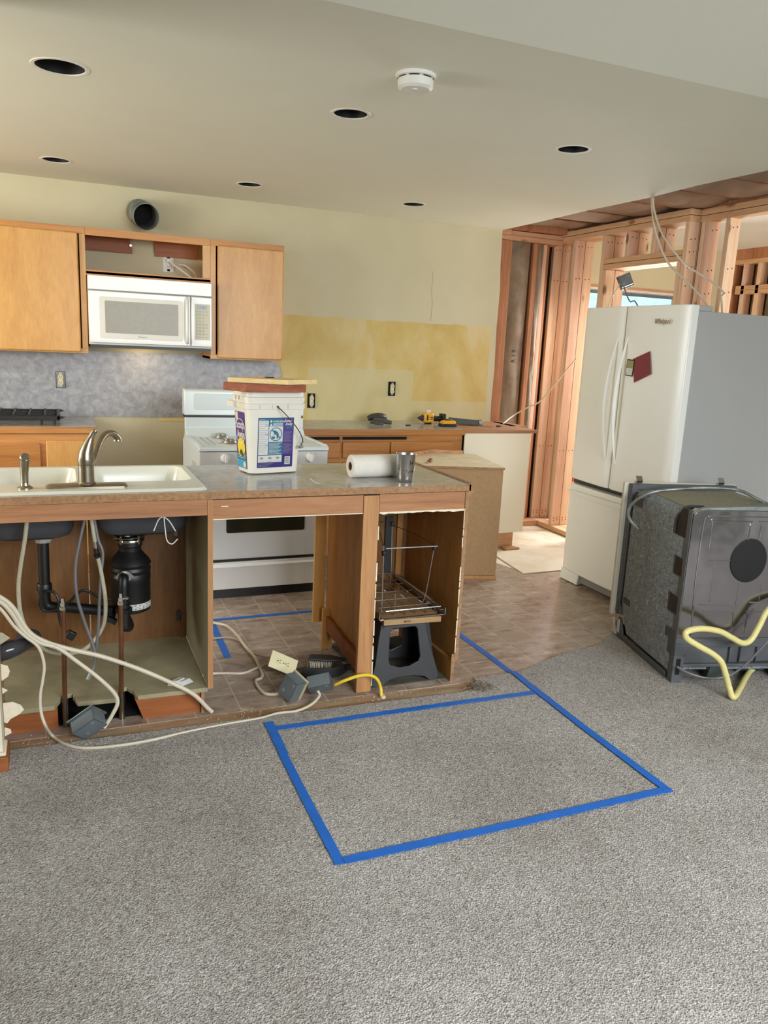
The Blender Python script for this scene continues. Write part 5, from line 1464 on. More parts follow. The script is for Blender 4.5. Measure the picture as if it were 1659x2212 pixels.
tag(b.build('frayed_carpet', mottled('frayed_carpet_fibres', [(96, 84, 70), (150, 138, 120)], 40, 0.9)), 'frayed carpet fibres at the corner of the peninsula end panel', 'fibres', kind='stuff')
# white splinter and chips on the peninsula top
b = B(); b.tube([PZ(670, 1034, ZT + .002), PZ(680, 1041, ZT + .002), PZ(689, 1044, ZT + .002)], 0.0018, 6); tag(b.build('splinter', 'paper'), 'small white splinter on the peninsula top between bucket and towel roll', 'splinter')

# ================================================================== STEP STOOL, RACK
t = thing('step_stool', 'charcoal plastic step stool standing inside the right end cabinet', 'stool', (1.44, 3.16, 0))
def stool_side(yy, th, flip=1):
    b = B()
    outer = [(-0.118, 0.286), (0.090, 0.286), (0.104, 0.27), (0.128, 0.16), (0.150, 0.09), (0.168, 0.03), (0.165, 0.008), (0.150, 0.001), (0.120, 0.001), (0.095, 0.022), (0.04, 0.032), (-0.04, 0.032), (-0.085, 0.022), (-0.110, 0.001), (-0.165, 0.001), (-0.172, 0.02), (-0.150, 0.10), (-0.135, 0.20)]
    hole = [(-0.06, 0.262), (0.050, 0.262), (0.062, 0.25), (0.075, 0.12), (0.066, 0.098), (0.02, 0.080), (-0.03, 0.078), (-0.075, 0.095), (-0.082, 0.11), (-0.075, 0.245)]
    b.holed(outer, [hole], 0.0); b.holed(outer, [hole], th)
    for L in (outer, hole):
        n = len(L)
        for i in range(n):
            p, q2 = L[i], L[(i + 1) % n]
            b.bm.faces.new([b.bm.verts.new((*p, 0)), b.bm.verts.new((*q2, 0)), b.bm.verts.new((*q2, th)), b.bm.verts.new((*p, th))])
    lean = Matrix.Translation((1.43, yy, 0)) @ Matrix.Rotation(R(90 + 8 * flip), 4, 'X')
    b.bm.transform(lean)
    return b
b = stool_side(3.045, 0.012, -1); s1_ = b.build('side_frame', 'grey_plastic', t, bevel=0.003, weld=True)
b = stool_side(3.275, 0.012, 1); b.build('side_frame', 'grey_plastic', t, bevel=0.003, weld=True)
for s_ in (-1, 1):
    b = B()
    b.prism([(s_ * 0.10, 0.286), (s_ * 0.118, 0.286), (s_ * 0.170, 0.004), (s_ * 0.150, 0.004)], 'xz', 3.07, 3.25, Matrix.Translation((1.43, 0, 0)))
    b.build('end_wall', 'grey_plastic', t)
b = B(); b.box(1.312, 1.535, 3.07, 3.25, 0.270, 0.290); b.build('tread', 'grey_plastic', t, bevel=0.006)
b = B(); b.prism([(1.31, 3.04), (1.585, 3.02), (1.60, 3.40), (1.32, 3.42)], 'xy', 0.2915, 0.3165)
b.mat(1).text('RODEWOOD', 0.013, faceY(1.405, 3.031, 0.300), bold=True)
o = tag(b.build('wood_board', [wood('board_on_stool', [(182, 150, 106), (160, 126, 84), (132, 100, 64)], 'x', 0.6, 14), 'ink']), 'wooden board with a dark stamp lying on the step stool', 'board')

t = thing('pullout_rack', 'chrome wire pull-out rack with slides resting on the board', 'rack', (1.44, 3.3, 0.317))
b = B()
zr0 = 0.318
b.box(1.290, 1.600, 3.035, 3.045, zr0, zr0 + 0.004); b.box(1.290, 1.600, 3.60 - .02, 3.60 - .01, zr0, zr0 + 0.004)
b.prism([(3.03, zr0), (3.59, zr0), (3.59, zr0 + 0.035), (3.03, zr0 + 0.035)], 'yz', 1.608, 1.612)
b.box(1.585, 1.612, 3.03, 3.59, zr0, zr0 + 0.003)
b.box(1.590, 1.606, 3.04, 3.59, zr0 + 0.022, zr0 + 0.026)
b.build('slide', 'steel', t)
b = B()
b.prism([(3.03, zr0), (3.59, zr0), (3.59, zr0 + 0.035), (3.03, zr0 + 0.035)], 'yz', 1.282, 1.286); b.box(1.282, 1.305, 3.03, 3.59, zr0, zr0 + 0.003)
b.build('slide', 'steel', t)
b = B()
zb = zr0 + 0.042
for a, c in (((1.315, 3.035, zb), (1.585, 3.035, zb)), ((1.315, 3.58, zb), (1.585, 3.58, zb)), ((1.315, 3.035, zb), (1.315, 3.58, zb)), ((1.585, 3.035, zb), (1.585, 3.58, zb))):
    b.tube([a, c], 0.004, 8, 1)
b.build('rim_wire', 'chrome', t)
b = B()
for k in range(5):
    x = 1.345 + k * 0.052; b.tube([(x, 3.035, zb), (x, 3.05, zb - 0.018), (x, 3.56, zb - 0.018), (x, 3.58, zb)], 0.0022, 6, 3)
for y in (3.12, 3.22, 3.33, 3.44, 3.50): b.tube([(1.315, y, zb - 0.014), (1.585, y, zb - 0.014)], 0.0022, 6, 1)
b.build('grid_wires', 'chrome', t)
b = B()
b.tube([(1.535, 3.11, zb - 0.01), (1.525, 3.10, zb), (1.536, 3.09, zb + 0.06), (1.553, 3.07, zb + 0.27)], 0.003, 8, 3)
b.tube([(1.305, 3.06, zb - 0.01), (1.300, 3.06, zb + 0.27), (1.312, 3.10, zb + 0.29), (1.310, 3.20, zb + 0.40)], 0.003, 8, 3)
b.tube([(1.50, 3.42, zb - 0.016), (1.50, 3.42, zb + 0.05), (1.497, 3.43, zb + 0.295)], 0.003, 8, 3)
b.tube([(1.315, 3.07, zb + 0.280), (1.565, 3.06, zb + 0.280)], 0.0035, 8, 1)
b.tube([(1.405, 3.45, zb - 0.016), (1.40, 3.45, zb + 0.05)], 0.003, 8, 3); b.tube([(1.385, 3.10, zb - 0.016), (1.385, 3.10, zb + 0.055)], 0.003, 8, 3)
b.build('divider_wire', 'chrome', t)
b = B()
b.tube([(1.310, 3.30, zb + 0.315), (1.36, 3.36, zb + 0.325), (1.45, 3.40, zb + 0.32), (1.49, 3.43, zb + 0.30)], 0.0022, 6, 4)
b.tube([(1.50, 3.42, zb + 0.295), (1.54, 3.25, zb + 0.29), (1.556, 3.07, zb + 0.282)], 0.0018, 6, 4)
b.build('top_wire', 'copper', t)
for c in ((1.555, 3.07, zb + 0.270), (1.303, 3.06, zb + 0.262), (1.497, 3.43, zb + 0.300), (1.315, 3.30, zb + 0.310)):
    b = B(); b.obox(c, (0.018, 0.018, 0.022)); b.build('clip', 'black', t, bevel=0.003)
b = B(); b.box(1.53, 1.57, 3.585, 3.598, 0.36, 0.66); tag(b.build('steel_strip', 'grey_plastic'), 'dark grey metal strip standing against the end cabinet back', 'strip')

# ================================================================== THINGS ON THE PENINSULA TOP
bx, by, ba = 0.7705, 3.350, R(11.3)
XB = Matrix.Translation((bx, by, ZT)) @ Matrix.Rotation(ba, 4, 'Z')
t = thing('litter_bucket', 'white square plastic bucket with purple and blue labels on the peninsula', 'bucket', (bx, by, ZT), ba)
def ring(x0, x1, y0, y1, r, z): return [(x, y, z) for x, y in rrect(x0, x1, y0, y1, r, 6)]
WB, DB = 0.240, 0.150
b = B(XB)
b.loft([ring(0.01, WB - 0.01, 0.01, DB - 0.01, 0.028, 0.001), ring(0, WB, 0, DB, 0.035, 0.006), ring(-0.018, WB + 0.014, -0.014, DB + 0.016, 0.035, 0.287), ring(-0.026, WB + 0.022, -0.022, DB + 0.024, 0.035, 0.289),
        ring(-0.028, WB + 0.024, -0.024, DB + 0.026, 0.036, 0.312), ring(-0.022, WB + 0.018, -0.018, DB + 0.02, 0.034, 0.314), ring(-0.022, WB + 0.018, -0.018, DB + 0.02, 0.034, 0.322)], True, True)
b.build('pail', 'bucket', t)
b = B(XB)
b.loft([ring(-0.026, WB + 0.022, -0.022, DB + 0.024, 0.036, 0.322), ring(-0.026, WB + 0.022, -0.022, DB + 0.024, 0.036, 0.340), ring(-0.020, WB + 0.016, -0.016, DB + 0.018, 0.034, 0.342), ring(-0.020, WB + 0.016, -0.016, DB + 0.018, 0.034, 0.362), ring(-0.016, WB + 0.012, -0.012, DB + 0.014, 0.03, 0.3655), ring(0.02, WB - 0.02, 0.02, DB - 0.02, 0.02, 0.3655)], True, True)
b.build('lid', 'bucket', t)
b = B(XB)
b.box(-0.040, -0.026, 0.10, 0.165, 0.292, 0.315)
b.build('pull_tab', 'bucket', t)
for k in range(3):
    b = B(XB); b.box(-0.031, -0.025, 0.03 + k * 0.035, 0.05 + k * 0.035, 0.325, 0.342); b.build('lid_rib', 'bucket', t)
for x in (0.03, 0.09, 0.165):
    b = B(XB); b.box(x, x + 0.003, -0.0275, -0.0235, 0.292, 0.31); b.build('rim_rib', 'bucket', t)
b = B(XB)
b.tube([(0.115, -0.030, 0.300), (0.15, -0.055, 0.26), (0.20, -0.055, 0.205), (0.228, -0.045, 0.165), (0.234, -0.040, 0.145), (0.228, -0.038, 0.135), (0.232, -0.036, 0.128)], 0.0022, 8, 5)
b.build('bail_wire', 'ink', t)
b = B(XB); b.lathe([(0, 0), (0.004, 0), (0.004, 0.004), (0, 0.004)], (0.115, -0.026, 0.301), Matrix.Rotation(PI / 2, 4, 'X'), 10); b.build('bail_pivot', 'ink', t)
b = B(XB); b.cyl((0.218, -0.038, 0.122), (0.236, -0.036, 0.124), 0.007, n=10); b.build('bail_grip', 'faint', t)
# front label, in its own plane following the taper
tap = math.atan2(0.0135, 0.28)
XL = XB @ Matrix.Translation((0.030, -0.0030, 0.030)) @ Matrix.Rotation(tap, 4, 'X')
ML = ['purple', 'teal', 'print_grey', 'navy', 'faint', 'ink', 'white']
LW, LH = 0.172, 0.222
def lab(b, x0, x1, z0, z1, lv, mi): b.mat(mi).box(x0, x1, -0.0003 - lv * 0.0002, -0.0003 - lv * 0.0002 + 0.00015, z0, z1)
def T_(b, s_, x, z, size, mi, lv=4, **kw): b.mat(mi).text(s_, size, Matrix.Translation((x, -0.0004 - lv * 0.0002, z)) @ Matrix.Rotation(PI / 2, 4, 'X'), depth=0.0001, **kw)
b = B(XL)
lab(b, 0, LW, 0, LH, 0, 3)
lab(b, 0.002, 0.121, 0.056, LH - 0.002, 1, 1)
lab(b, 0.121, LW - 0.002, 0.058, LH - 0.002, 1, 0)
lab(b, 0.003, 0.049, 0.058, 0.210, 2, 2)
lab(b, 0.003, 0.118, 0.024, 0.055, 2, 2)
lab(b, 0.052, 0.119, 0.115, 0.184, 2, 2)
lab(b, 0.071, 0.118, 0.187, 0.197, 2, 2)
T_(b, 'WARNING', 0.070, 0.2015, 0.0128, 2, bold=True, squeeze=0.9)
T_(b, 'ADVERTENCIA', 0.073, 0.1890, 0.0082, 1, bold=True, squeeze=0.85)
T_(b, 'Directions', 0.006, 0.213, 0.006, 2)
for zc in (0.208, 0.192): b.mat(2).prism([(0.054, zc - 0.006), (0.068, zc - 0.006), (0.061, zc + 0.006)], 'xz', -0.0012, -0.0010)
T_(b, 'Scoop', 0.125, 0.203, 0.0185, 6, bold=True, squeeze=0.8, shear=0.2)
T_(b, 'Away', 0.130, 0.188, 0.0185, 6, bold=True, squeeze=0.8, shear=0.2)
lab(b, 0.135, 0.166, 0.172, 0.184, 2, 1)
for k in range(15):
    z = 0.204 - k * 0.0096
    lab(b, 0.006, 0.044 - (k % 4) * 0.004, z, z + 0.0014, 3, 4)
for k, z in enumerate((0.186, 0.146, 0.098)): lab(b, 0.034, 0.047, z, z + 0.006, 4, 1); lab(b, 0.035, 0.046, z + 0.002, z + 0.0052, 5, 2)
for k in range(10):
    z = 0.109 - k * 0.0054
    lab(b, 0.054, 0.114 - (k % 3) * 0.006, z, z + 0.0018, 3, 2)
for k in range(20):
    z = 0.158 - k * 0.0048
    lab(b, 0.125, 0.164 - (k % 4) * 0.004, z, z + 0.0011, 3, 4)
lab(b, 0.124, 0.165, 0.110, 0.1115, 4, 3)
for x in (0.02, 0.060, 0.098): b.mat(4).lathe([(0, 0.0004), (0.009, 0.0004), (0.009, 0), (0, 0)], (x, -0.0012, 0.043), Matrix.Rotation(PI / 2, 4, 'X') @ Matrix.Scale(0.55, 4, (0, 1, 0)), 16); lab(b, x - 0.011, x + 0.012, 0.028, 0.0295, 3, 4)
for k in range(3): lab(b, 0.004, 0.075 - k * 0.012, 0.018 - k * 0.006, 0.0194 - k * 0.006, 3, 4)
lab(b, 0.133, 0.159, 0.012, 0.048, 3, 6)
for k in range(12): lab(b, 0.1355, 0.1565, 0.015 + k * 0.0026, 0.0160 + k * 0.0026 + (k % 3) * 0.0004, 4, 5)
# no-leaning pictogram
pc = (0.0855, 0.149)
b.mat(1).lathe([(0.0268, 0.0), (0.0305, 0.0), (0.0305, 0.0004), (0.0268, 0.0004), (0.0268, 0.0)], (pc[0], -0.0010, pc[1]), Matrix.Rotation(PI / 2, 4, 'X'), 40)
def sp_(poly): b.mat(1).prism([(pc[0] + x, pc[1] + z) for x, z in poly], 'xz', -0.0013, -0.0011)
sp_([(-0.022, 0.019), (-0.019, 0.022), (0.022, -0.019), (0.019, -0.022)])
sp_([(-0.016, 0.012), (-0.010, 0.018), (-0.004, 0.017), (0.008, 0.010), (0.014, 0.0), (0.009, -0.003), (0.0, 0.003), (-0.006, 0.005)])
sp_([(0.006, 0.0), (0.014, 0.0), (0.008, -0.020), (0.003, -0.020)]); sp_([(0.010, -0.004), (0.014, -0.006), (0.022, -0.012), (0.020, -0.015)]); sp_([(-0.008, 0.004), (-0.004, 0.002), (-0.011, -0.006), (-0.013, -0.004)])
sp_([(-0.020, -0.010), (-0.004, -0.010), (-0.005, -0.020), (-0.019, -0.020)])
b.build('rear_label', ML, t)
# side label (scoop away) on the left face
XS = XB @ Matrix.Rotation(-PI / 2, 4, 'Z') @ Matrix.Translation((-0.128, -0.0030, 0.022)) @ Matrix.Rotation(math.atan2(0.0185, 0.28), 4, 'X')
MS = ['purple', 'white', 'sun', 'teal', 'cyan', 'green', 'ivory']
b = B(XS)
SWd = 0.098
lab(b, 0, SWd, 0, 0.250, 0, 0)
lab(b, 0.004, 0.03, 0.215, 0.247, 1, 6)
lab(b, 0, SWd, 0.038, 0.066, 1, 3); lab(b, 0, SWd, 0, 0.037, 1, 4)
b.mat(1).lathe([(0.052, 0), (0.055, 0), (0.055, 0.0003), (0.052, 0.0003), (0.052, 0)], (0.049, -0.0009, 0.165), Matrix.Rotation(PI / 2, 4, 'X'), 36)
b.mat(2).lathe([(0, 0.0003), (0.040, 0.0003), (0.040, 0), (0, 0)], (0.052, -0.0008, 0.094), Matrix.Rotation(PI / 2, 4, 'X'), 36)
b.mat(6).lathe([(0, 0.0003), (0.014, 0.0003), (0.014, 0), (0, 0)], (0.080, -0.0012, 0.018), Matrix.Rotation(PI / 2, 4, 'X'), 20)
b.mat(5).prism([(0.03, 0.066), (0.045, 0.084), (0.06, 0.080), (0.078, 0.058), (0.06, 0.050)], 'xz', -0.0016, -0.0014)
T_(b, 'Scoop', 0.010, 0.177, 0.052, 1, bold=True, squeeze=0.62, lv=5)
T_(b, 'Away', 0.016, 0.134, 0.052, 1, bold=True, squeeze=0.66, lv=5)
for k in range(3): lab(b, 0.012, 0.09, 0.045 + k * 0.007, 0.047 + k * 0.007, 3, 1)
b.build('side_label', MS, t)

zl = ZT + 0.3662
b = B(); b.prism([(0.731, 3.27), (1.010, 3.33), (0.965, 3.455), (0.660, 3.40)], 'xy', zl, zl + 0.034)
tag(b.build('timber_offcut', 'redwood', bevel=0.002), 'red brown timber offcut lying on the bucket lid', 'timber')
b = B(); b.prism([(0.675, 3.38), (0.909, 3.27), (1.082, 3.40), (0.85, 3.52)], 'xy', zl + 0.0345, zl + 0.0545)
tag(b.build('board_offcut', 'pine', bevel=0.001), 'pale pine board topmost on the bucket, lying askew', 'board')
b = B(); b.obox((0.865, 3.41, zl + 0.0575), (0.04, 0.012, 0.005), (0, 0, .3)); tag(b.build('small_chip', 'ink'), 'small dark chip on top of the pale pine board', 'chip')

# paper towel roll lying down
t = thing('paper_towel_roll', 'white paper towel roll lying on the peninsula behind the cup', 'paper towel', (1.33, 3.28, ZT))
xa, xb_, yc, rr_ = 1.193, 1.495, 3.235, 0.051
Xp = Matrix.Translation((xa, yc, ZT + rr_)) @ Matrix.Rotation(R(3), 4, 'Z') @ Matrix.Rotation(PI / 2, 4, 'Y')
b = B(); b.lathe([(0.020, 0.0005), (rr_ - 0.005, 0.0), (rr_, 0.004), (rr_, xb_ - xa - 0.004), (rr_ - 0.004, xb_ - xa), (0.020, xb_ - xa)], (0, 0, 0), Xp, 48); b.build('paper', 'paper', t)
b = B(); b.lathe([(0.0205, 0.001), (0.0205, xb_ - xa - 0.001), (0.0185, xb_ - xa - 0.001), (0.0185, 0.001), (0.0205, 0.001)], (0, 0, 0), Xp, 32); b.build('core', 'chip', t)
# steel cup
cx, cy = 1.405, 3.105
t = thing('steel_cup', 'brushed steel tumbler with black print in front of the towel roll', 'cup', (cx, cy, ZT))
b = B(); b.lathe([(0, 0.001), (0.033, 0.001), (0.0345, 0.004), (0.036, 0.02), (0.0445, 0.122), (0.0455, 0.124), (0.0445, 0.1255), (0.043, 0.122), (0.034, 0.01), (0, 0.008)], (cx, cy, ZT), n=64); b.build('cup', 'steel', t)
def wrapped(b, poly, ang0, z0, mi, r0=0.0362, k=0.0085 / 0.102):
    def P(u, z, o_): rr_ = 0.0358 + 0.0833 * (z - 0.02) + o_; a = ang0 + u / 0.040; return (cx + rr_ * math.cos(a), cy + rr_ * math.sin(a), ZT + z)
    vs = [b.bm.verts.new(P(u, z0 + z, 0.0006)) for u, z in poly]; f = b.bm.faces.new(vs); f.material_index = mi
def wraptext(b, s_, ang0, z0, size):
    tmp = B(); tmp.text(s_, size, Matrix.Identity(4), depth=0.0)
    for v in tmp.bm.verts:
        u, z = v.co.x, v.co.y + z0; rr_ = 0.0358 + 0.0833 * (z - 0.02) + 0.0006; a = ang0 + u / 0.040
        v.co = (cx + rr_ * math.cos(a), cy + rr_ * math.sin(a), ZT + z)
    me = bpy.data.meshes.new('x'); tmp.bm.to_mesh(me); tmp.bm.free(); b.bm.from_mesh(me); bpy.data.meshes.remove(me)
b = B()
wraptext(b, 'Tumbl', R(-114), 0.046, 0.018)
wraptext(b, 'EST', R(-98), 0.038, 0.006)
b.build('lettering', 'ink', t)
b = B()
a_ = R(-88)
wrapped(b, [(0.0, 0.066), (0.020, 0.066), (0.020, 0.080), (0.0, 0.080)], a_, 0.0, 0)
wrapped(b, [(0.0, 0.080), (0.005, 0.080), (0.005, 0.097), (0.0, 0.097)], a_, 0, 0); wrapped(b, [(0.0, 0.097), (0.022, 0.097), (0.022, 0.101), (0.0, 0.101)], a_, 0, 0); wrapped(b, [(0.009, 0.082), (0.018, 0.084), (0.017, 0.094), (0.009, 0.092)], a_, 0, 0)
a_ = R(-176)
wrapped(b, [(0.0, 0.052), (0.016, 0.056), (0.016, 0.070), (0.0, 0.066)], a_, 0, 0); wrapped(b, [(0.0, 0.070), (0.014, 0.074), (0.014, 0.078), (0.0, 0.076)], a_, 0, 0)
b.build('printed_emblem', 'ink', t)

# ================================================================== FRIDGE
t = thing('refrigerator', 'white french door refrigerator with bottom freezer against the studs', 'refrigerator', (3.55, 3.855, 0))
FY0, FY1, FX = 3.392, 4.318, 3.17
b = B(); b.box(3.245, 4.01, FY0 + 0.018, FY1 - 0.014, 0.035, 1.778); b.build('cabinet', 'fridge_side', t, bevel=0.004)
b = B(); b.box(3.232, 3.246, FY0 + 0.030, FY1 - 0.02, 0.08, 1.775); b.build('gasket', 'faint', t)
def fdoor(y0, y1, z0, z1, nm):
    b = B(); pr = []
    n = 14
    for i in range(n + 1):
        u = i / n; y = y0 + (y1 - y0) * u
        uu = (y - FY0) / (FY1 - FY0)
        pr.append((FX - 0.012 + 0.030 * (2 * uu - 1) ** 2 - 0.018 + (0.012 if i in (0, n) else 0.0), y))
    pr = pr + [(3.232, y1), (3.232, y0)]
    b.prism(pr, 'xy', z0, z1)
    return b.build(nm, 'fridge', t, bevel=0.006, seg=3)
d1 = fdoor(3.893, FY1, 0.706, 1.808, 'door')
d2 = fdoor(FY0, 3.884, 0.706, 1.808, 'door')
dd = fdoor(FY0, FY1, 0.082, 0.672, 'freezer_drawer')
b = B(); b.box(3.20, 3.235, FY0 + 0.01, FY1 - 0.01, 0.674, 0.704); b.box(3.21, 3.235, 3.885, 3.892, 0.71, 1.80); b.build('shadow_gap', 'grey_plastic', t)
def fhandle(y, sgn, par):
    b = B(); L = []
    for i in range(31):
        u = i / 30; z = 0.870 + 0.76 * u
        out = 0.055 * math.sin(PI * u) ** 0.9
        w = 0.003 + 0.006 * math.sin(PI * u) ** 0.8; th = 0.003 + 0.006 * math.sin(PI * u)
        x = FX - 0.030 - out
        L.append([(x - th, y - w * 0.6, z), (x - th, y + w * 0.6, z), (x + th * 1.2, y + w, z), (x + th * 1.2, y - w, z)])
    b.loft(L)
    return b.build('handle', 'fridge', par, bevel=0.003)
fhandle(3.928, 1, d1); fhandle(3.838, -1, d2)
b = B()
L = []
for i in range(25):
    u = i / 24; y = FY0 + 0.03 + (FY1 - FY0 - 0.06) * u; out = 0.045 * math.sin(PI * u) ** 0.8
    x = FX - 0.028 - out; h = 0.004 + 0.012 * math.sin(PI * u)
    L.append([(x - 0.006, y, 0.628 - h), (x - 0.006, y, 0.628 + h), (x + 0.012, y, 0.628 + h), (x + 0.012, y, 0.628 - h)])
b.loft(L); b.build('handle', 'fridge', dd, bevel=0.003)
b = B(); b.text('Whirlpool', 0.040, faceX(FX - 0.029, 3.632, 1.705), squeeze=0.75, shear=0.25, bold=True); b.build('lettering', 'steel', d2)
for y in (FY0 + 0.02, FY1 - 0.09):
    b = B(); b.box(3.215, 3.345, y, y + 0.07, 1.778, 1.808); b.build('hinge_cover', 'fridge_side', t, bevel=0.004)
b = B(); b.prism([(FX - 0.01, 0.004), (FX + 0.06, 0.004), (FX + 0.07, 0.08), (FX + 0.0, 0.08)], 'xz', FY1 - 0.20, FY1 - 0.005); b.build('foot_cover', 'fridge', t, bevel=0.006)
b = B(); b.box(FX + 0.02, FX + 0.07, FY0 + 0.02, FY1 - 0.20, 0.02, 0.078); b.build('base_grille', 'faint', t)
for y in (FY0 + 0.1, FY1 - 0.1):
    b = B(); b.cyl((3.80, y, 0.0), (3.80, y, 0.036), 0.02); b.build('roller', 'grey_plastic', t)
# card and magnet
cz = FX - 0.0312
b = B(); b.prism([(3.775, 1.503), (3.637, 1.552), (3.607, 1.425), (3.742, 1.368)], 'yz', cz - 0.0015, cz - 0.0005)
tag(b.build('card', 'maroon'), 'maroon card stuck tilted on the right fridge door', 'card')
t = thing('calendar_magnet', 'small dark framed calendar magnet holding the maroon card', 'magnet', (cz - 0.003, 3.792, 1.45))
XM = Matrix.Translation((cz - 0.002, 3.790, 1.452)) @ Matrix.Rotation(R(4), 4, 'X')
b = B(XM); b.box(-0.002, 0.0, -0.032, 0.032, -0.048, 0.048); b.build('backing', 'black', t)
b = B(XM); b.mat(0).box(-0.0028, -0.002, -0.027, 0.027, 0.0, 0.042); b.mat(1).box(-0.0028, -0.002, -0.027, 0.027, -0.042, -0.002)
b.mat(2)
for r_ in range(5):
    for c_ in range(5): b.box(-0.0032, -0.0028, -0.022 + c_ * 0.0095, -0.0165 + c_ * 0.0095, -0.038 + r_ * 0.007, -0.035 + r_ * 0.007)
b.box(-0.0032, -0.0028, -0.022, 0.022, 0.012, 0.016); b.box(-0.0032, -0.0028, -0.022, 0.01, 0.024, 0.028)
b.build('print', [plain('olive_print', (150, 148, 84), .5), 'white', 'faint'], t)

# ================================================================== DISHWASHER (seen from its back corner)
da = R(-14.7)
dwo = (2.652, 2.668)
t = thing('dishwasher', 'uninstalled dishwasher standing on the carpet with its back towards us', 'dishwasher', (dwo[0], dwo[1], 0.009), da)
XD = Matrix.Translation((dwo[0], dwo[1], 0.009)) @ Matrix.Rotation(da, 4, 'Z')
DWW, DWD = 0.60, 0.625
b = B(XD)
# felt wrapped tub: rounded top edges, narrowing to the front at the bottom
L = []
for y, zb_, zt_, ins in ((0.042, 0.045, 0.815, 0.0), (0.30, 0.045, 0.822, 0.0), (0.50, 0.05, 0.825, 0.0), (0.54, 0.10, 0.825, 0.0), (DWD - 0.045, 0.17, 0.825, 0.0), (DWD - 0.015, 0.20, 0.81, 0.01)):
    pts = [(ins, y, zb_)]
    for k in range(7):
        a = R(180 - 90 * k / 6); pts.append((ins + 0.06 + 0.06 * math.cos(a), y, zt_ - 0.06 + 0.06 * math.sin(a)))
    for k in range(7):
        a = R(90 - 90 * k / 6); pts.append((DWW - ins - 0.06 + 0.06 * math.cos(a), y, zt_ - 0.06 + 0.06 * math.sin(a)))
    pts.append((DWW - ins, y, zb_)); L.append(pts)
b.loft(L); felt = b.build('insulation_blanket', 'felt', t)
b = B(XD)
L = []
for y in (0.06, DWD - 0.06): L.append([(0.055, y, 0.8265), (DWW - 0.055, y, 0.8265), (DWW - 0.055, y, 0.80), (0.055, y, 0.80)])
b.loft(L); b.build('blanket_top', 'felt_top', felt)
b = B(XD)
# black cut-outs on the side (x = 0 face)
def cutout(y0, y1, z0, z1):
    b.mat(0).box(-0.003, 0.003, y0, y1, z0, z1)
    b.mat(1).box(-0.004, 0.002, y1, y1 + 0.018, z0 - 0.006, z1 + 0.002); b.box(-0.004, 0.002, y0, y1, z0 - 0.008, z0); 
cutout(0.025, 0.085, 0.520, 0.600)
b.build('side_opening', ['black', 'grey_plastic'], t)
b = B(XD); cutout(0.025, 0.095, 0.335, 0.415)
b.build('side_opening', ['black', 'grey_plastic'], t)
b = B(XD)
arch = [(0.03, 0.70), (0.125, 0.70), (0.122, 0.765), (0.105, 0.80), (0.08, 0.832), (0.03, 0.836)]
b.mat(0).prism(arch, 'yz', -0.0035, 0.0035)
b.mat(1)
b.tube([(-0.004, 0.130, 0.702), (-0.004, 0.128, 0.765), (0.005, 0.110, 0.808), (0.03, 0.095, 0.835), (0.10, 0.085, 0.838)], 0.008, 8, 5)
b.mat(0).prism([(0.0, 0.02), (0.13, 0.02), (0.09, 0.10), (0.05, 0.115), (0.01, 0.10)], 'xy', 0.8275, 0.831)
b.build('corner_recess', ['black', 'grey_plastic'], t)
b = B(XD); b.box(-0.004, 0.004, 0.485, 0.565, 0.745, 0.80); b.build('front_recess', 'grey_plastic', t)
# polished steel back
b = B(XD)
b.prism([(0.000, 0.222), (DWW + 0.0, 0.222), (DWW + 0.0, 0.842), (0.030, 0.842), (0.004, 0.82)], 'xz', -0.004, 0.045)
bk = b.build('steel_back', 'tubback', t, bevel=0.004)
b = B(XD); b.box(-0.003, 0.0, -0.004, 0.044, 0.17, 0.835); b.build('edge_strip', 'dw_grey', bk)
b = B(XD)
def bead(pts, r=0.0028): b.tube([(x, -0.0045, z) for x, z in pts], r, 6, 3)
bead([(0.07, 0.235), (0.055, 0.50), (0.058, 0.78), (0.075, 0.805), (0.11, 0.812), (0.40, 0.815), (0.585, 0.815)], 0.004)
bead([(0.10, 0.66), (0.10, 0.785), (0.105, 0.79), (0.285, 0.79), (0.29, 0.785), (0.29, 0.70)])
bead([(0.345, 0.70), (0.345, 0.785), (0.352, 0.79), (0.58, 0.79)])
bead([(0.105, 0.605), (0.235, 0.605)]); bead([(0.095, 0.39), (0.265, 0.385), (0.275, 0.395), (0.278, 0.50)]); bead([(0.11, 0.36), (0.24, 0.358), (0.27, 0.34), (0.27, 0.24)])
bead([(0.34, 0.24), (0.34, 0.34), (0.345, 0.352), (0.58, 0.352)]); bead([(0.34, 0.40), (0.58, 0.40)]); bead([(0.14, 0.60), (0.14, 0.40)], 0.0014); bead([(0.39, 0.50), (0.39, 0.41)], 0.0014)
b.build('pressed_beads', 'tubback', bk)
b = B(XD); b.lathe([(0.0, 0.003), (0.088, 0.003), (0.092, 0.0), (0.0, 0.0)], (0.305, -0.0045, 0.605), Matrix.Rotation(PI / 2, 4, 'X') @ Matrix.Scale(1.15, 4, (0, 1, 0)), 48); b.build('round_pad', 'black', bk)
b = B(XD)
b.prism([(0.03, 0.842), (DWW, 0.842), (DWW, 0.864), (0.30, 0.862), (0.06, 0.852)], 'xz', -0.006, 0.02)
b.build('top_flange', 'galv', t, bevel=0.002)
b = B(XD)
b.prism([(0.26, 0.02), (0.60, -0.004), (0.60, 0.20), (0.40, 0.12)], 'xy', 0.8415, 0.855); b.build('top_bracket', 'grey_metal', t, bevel=0.002)
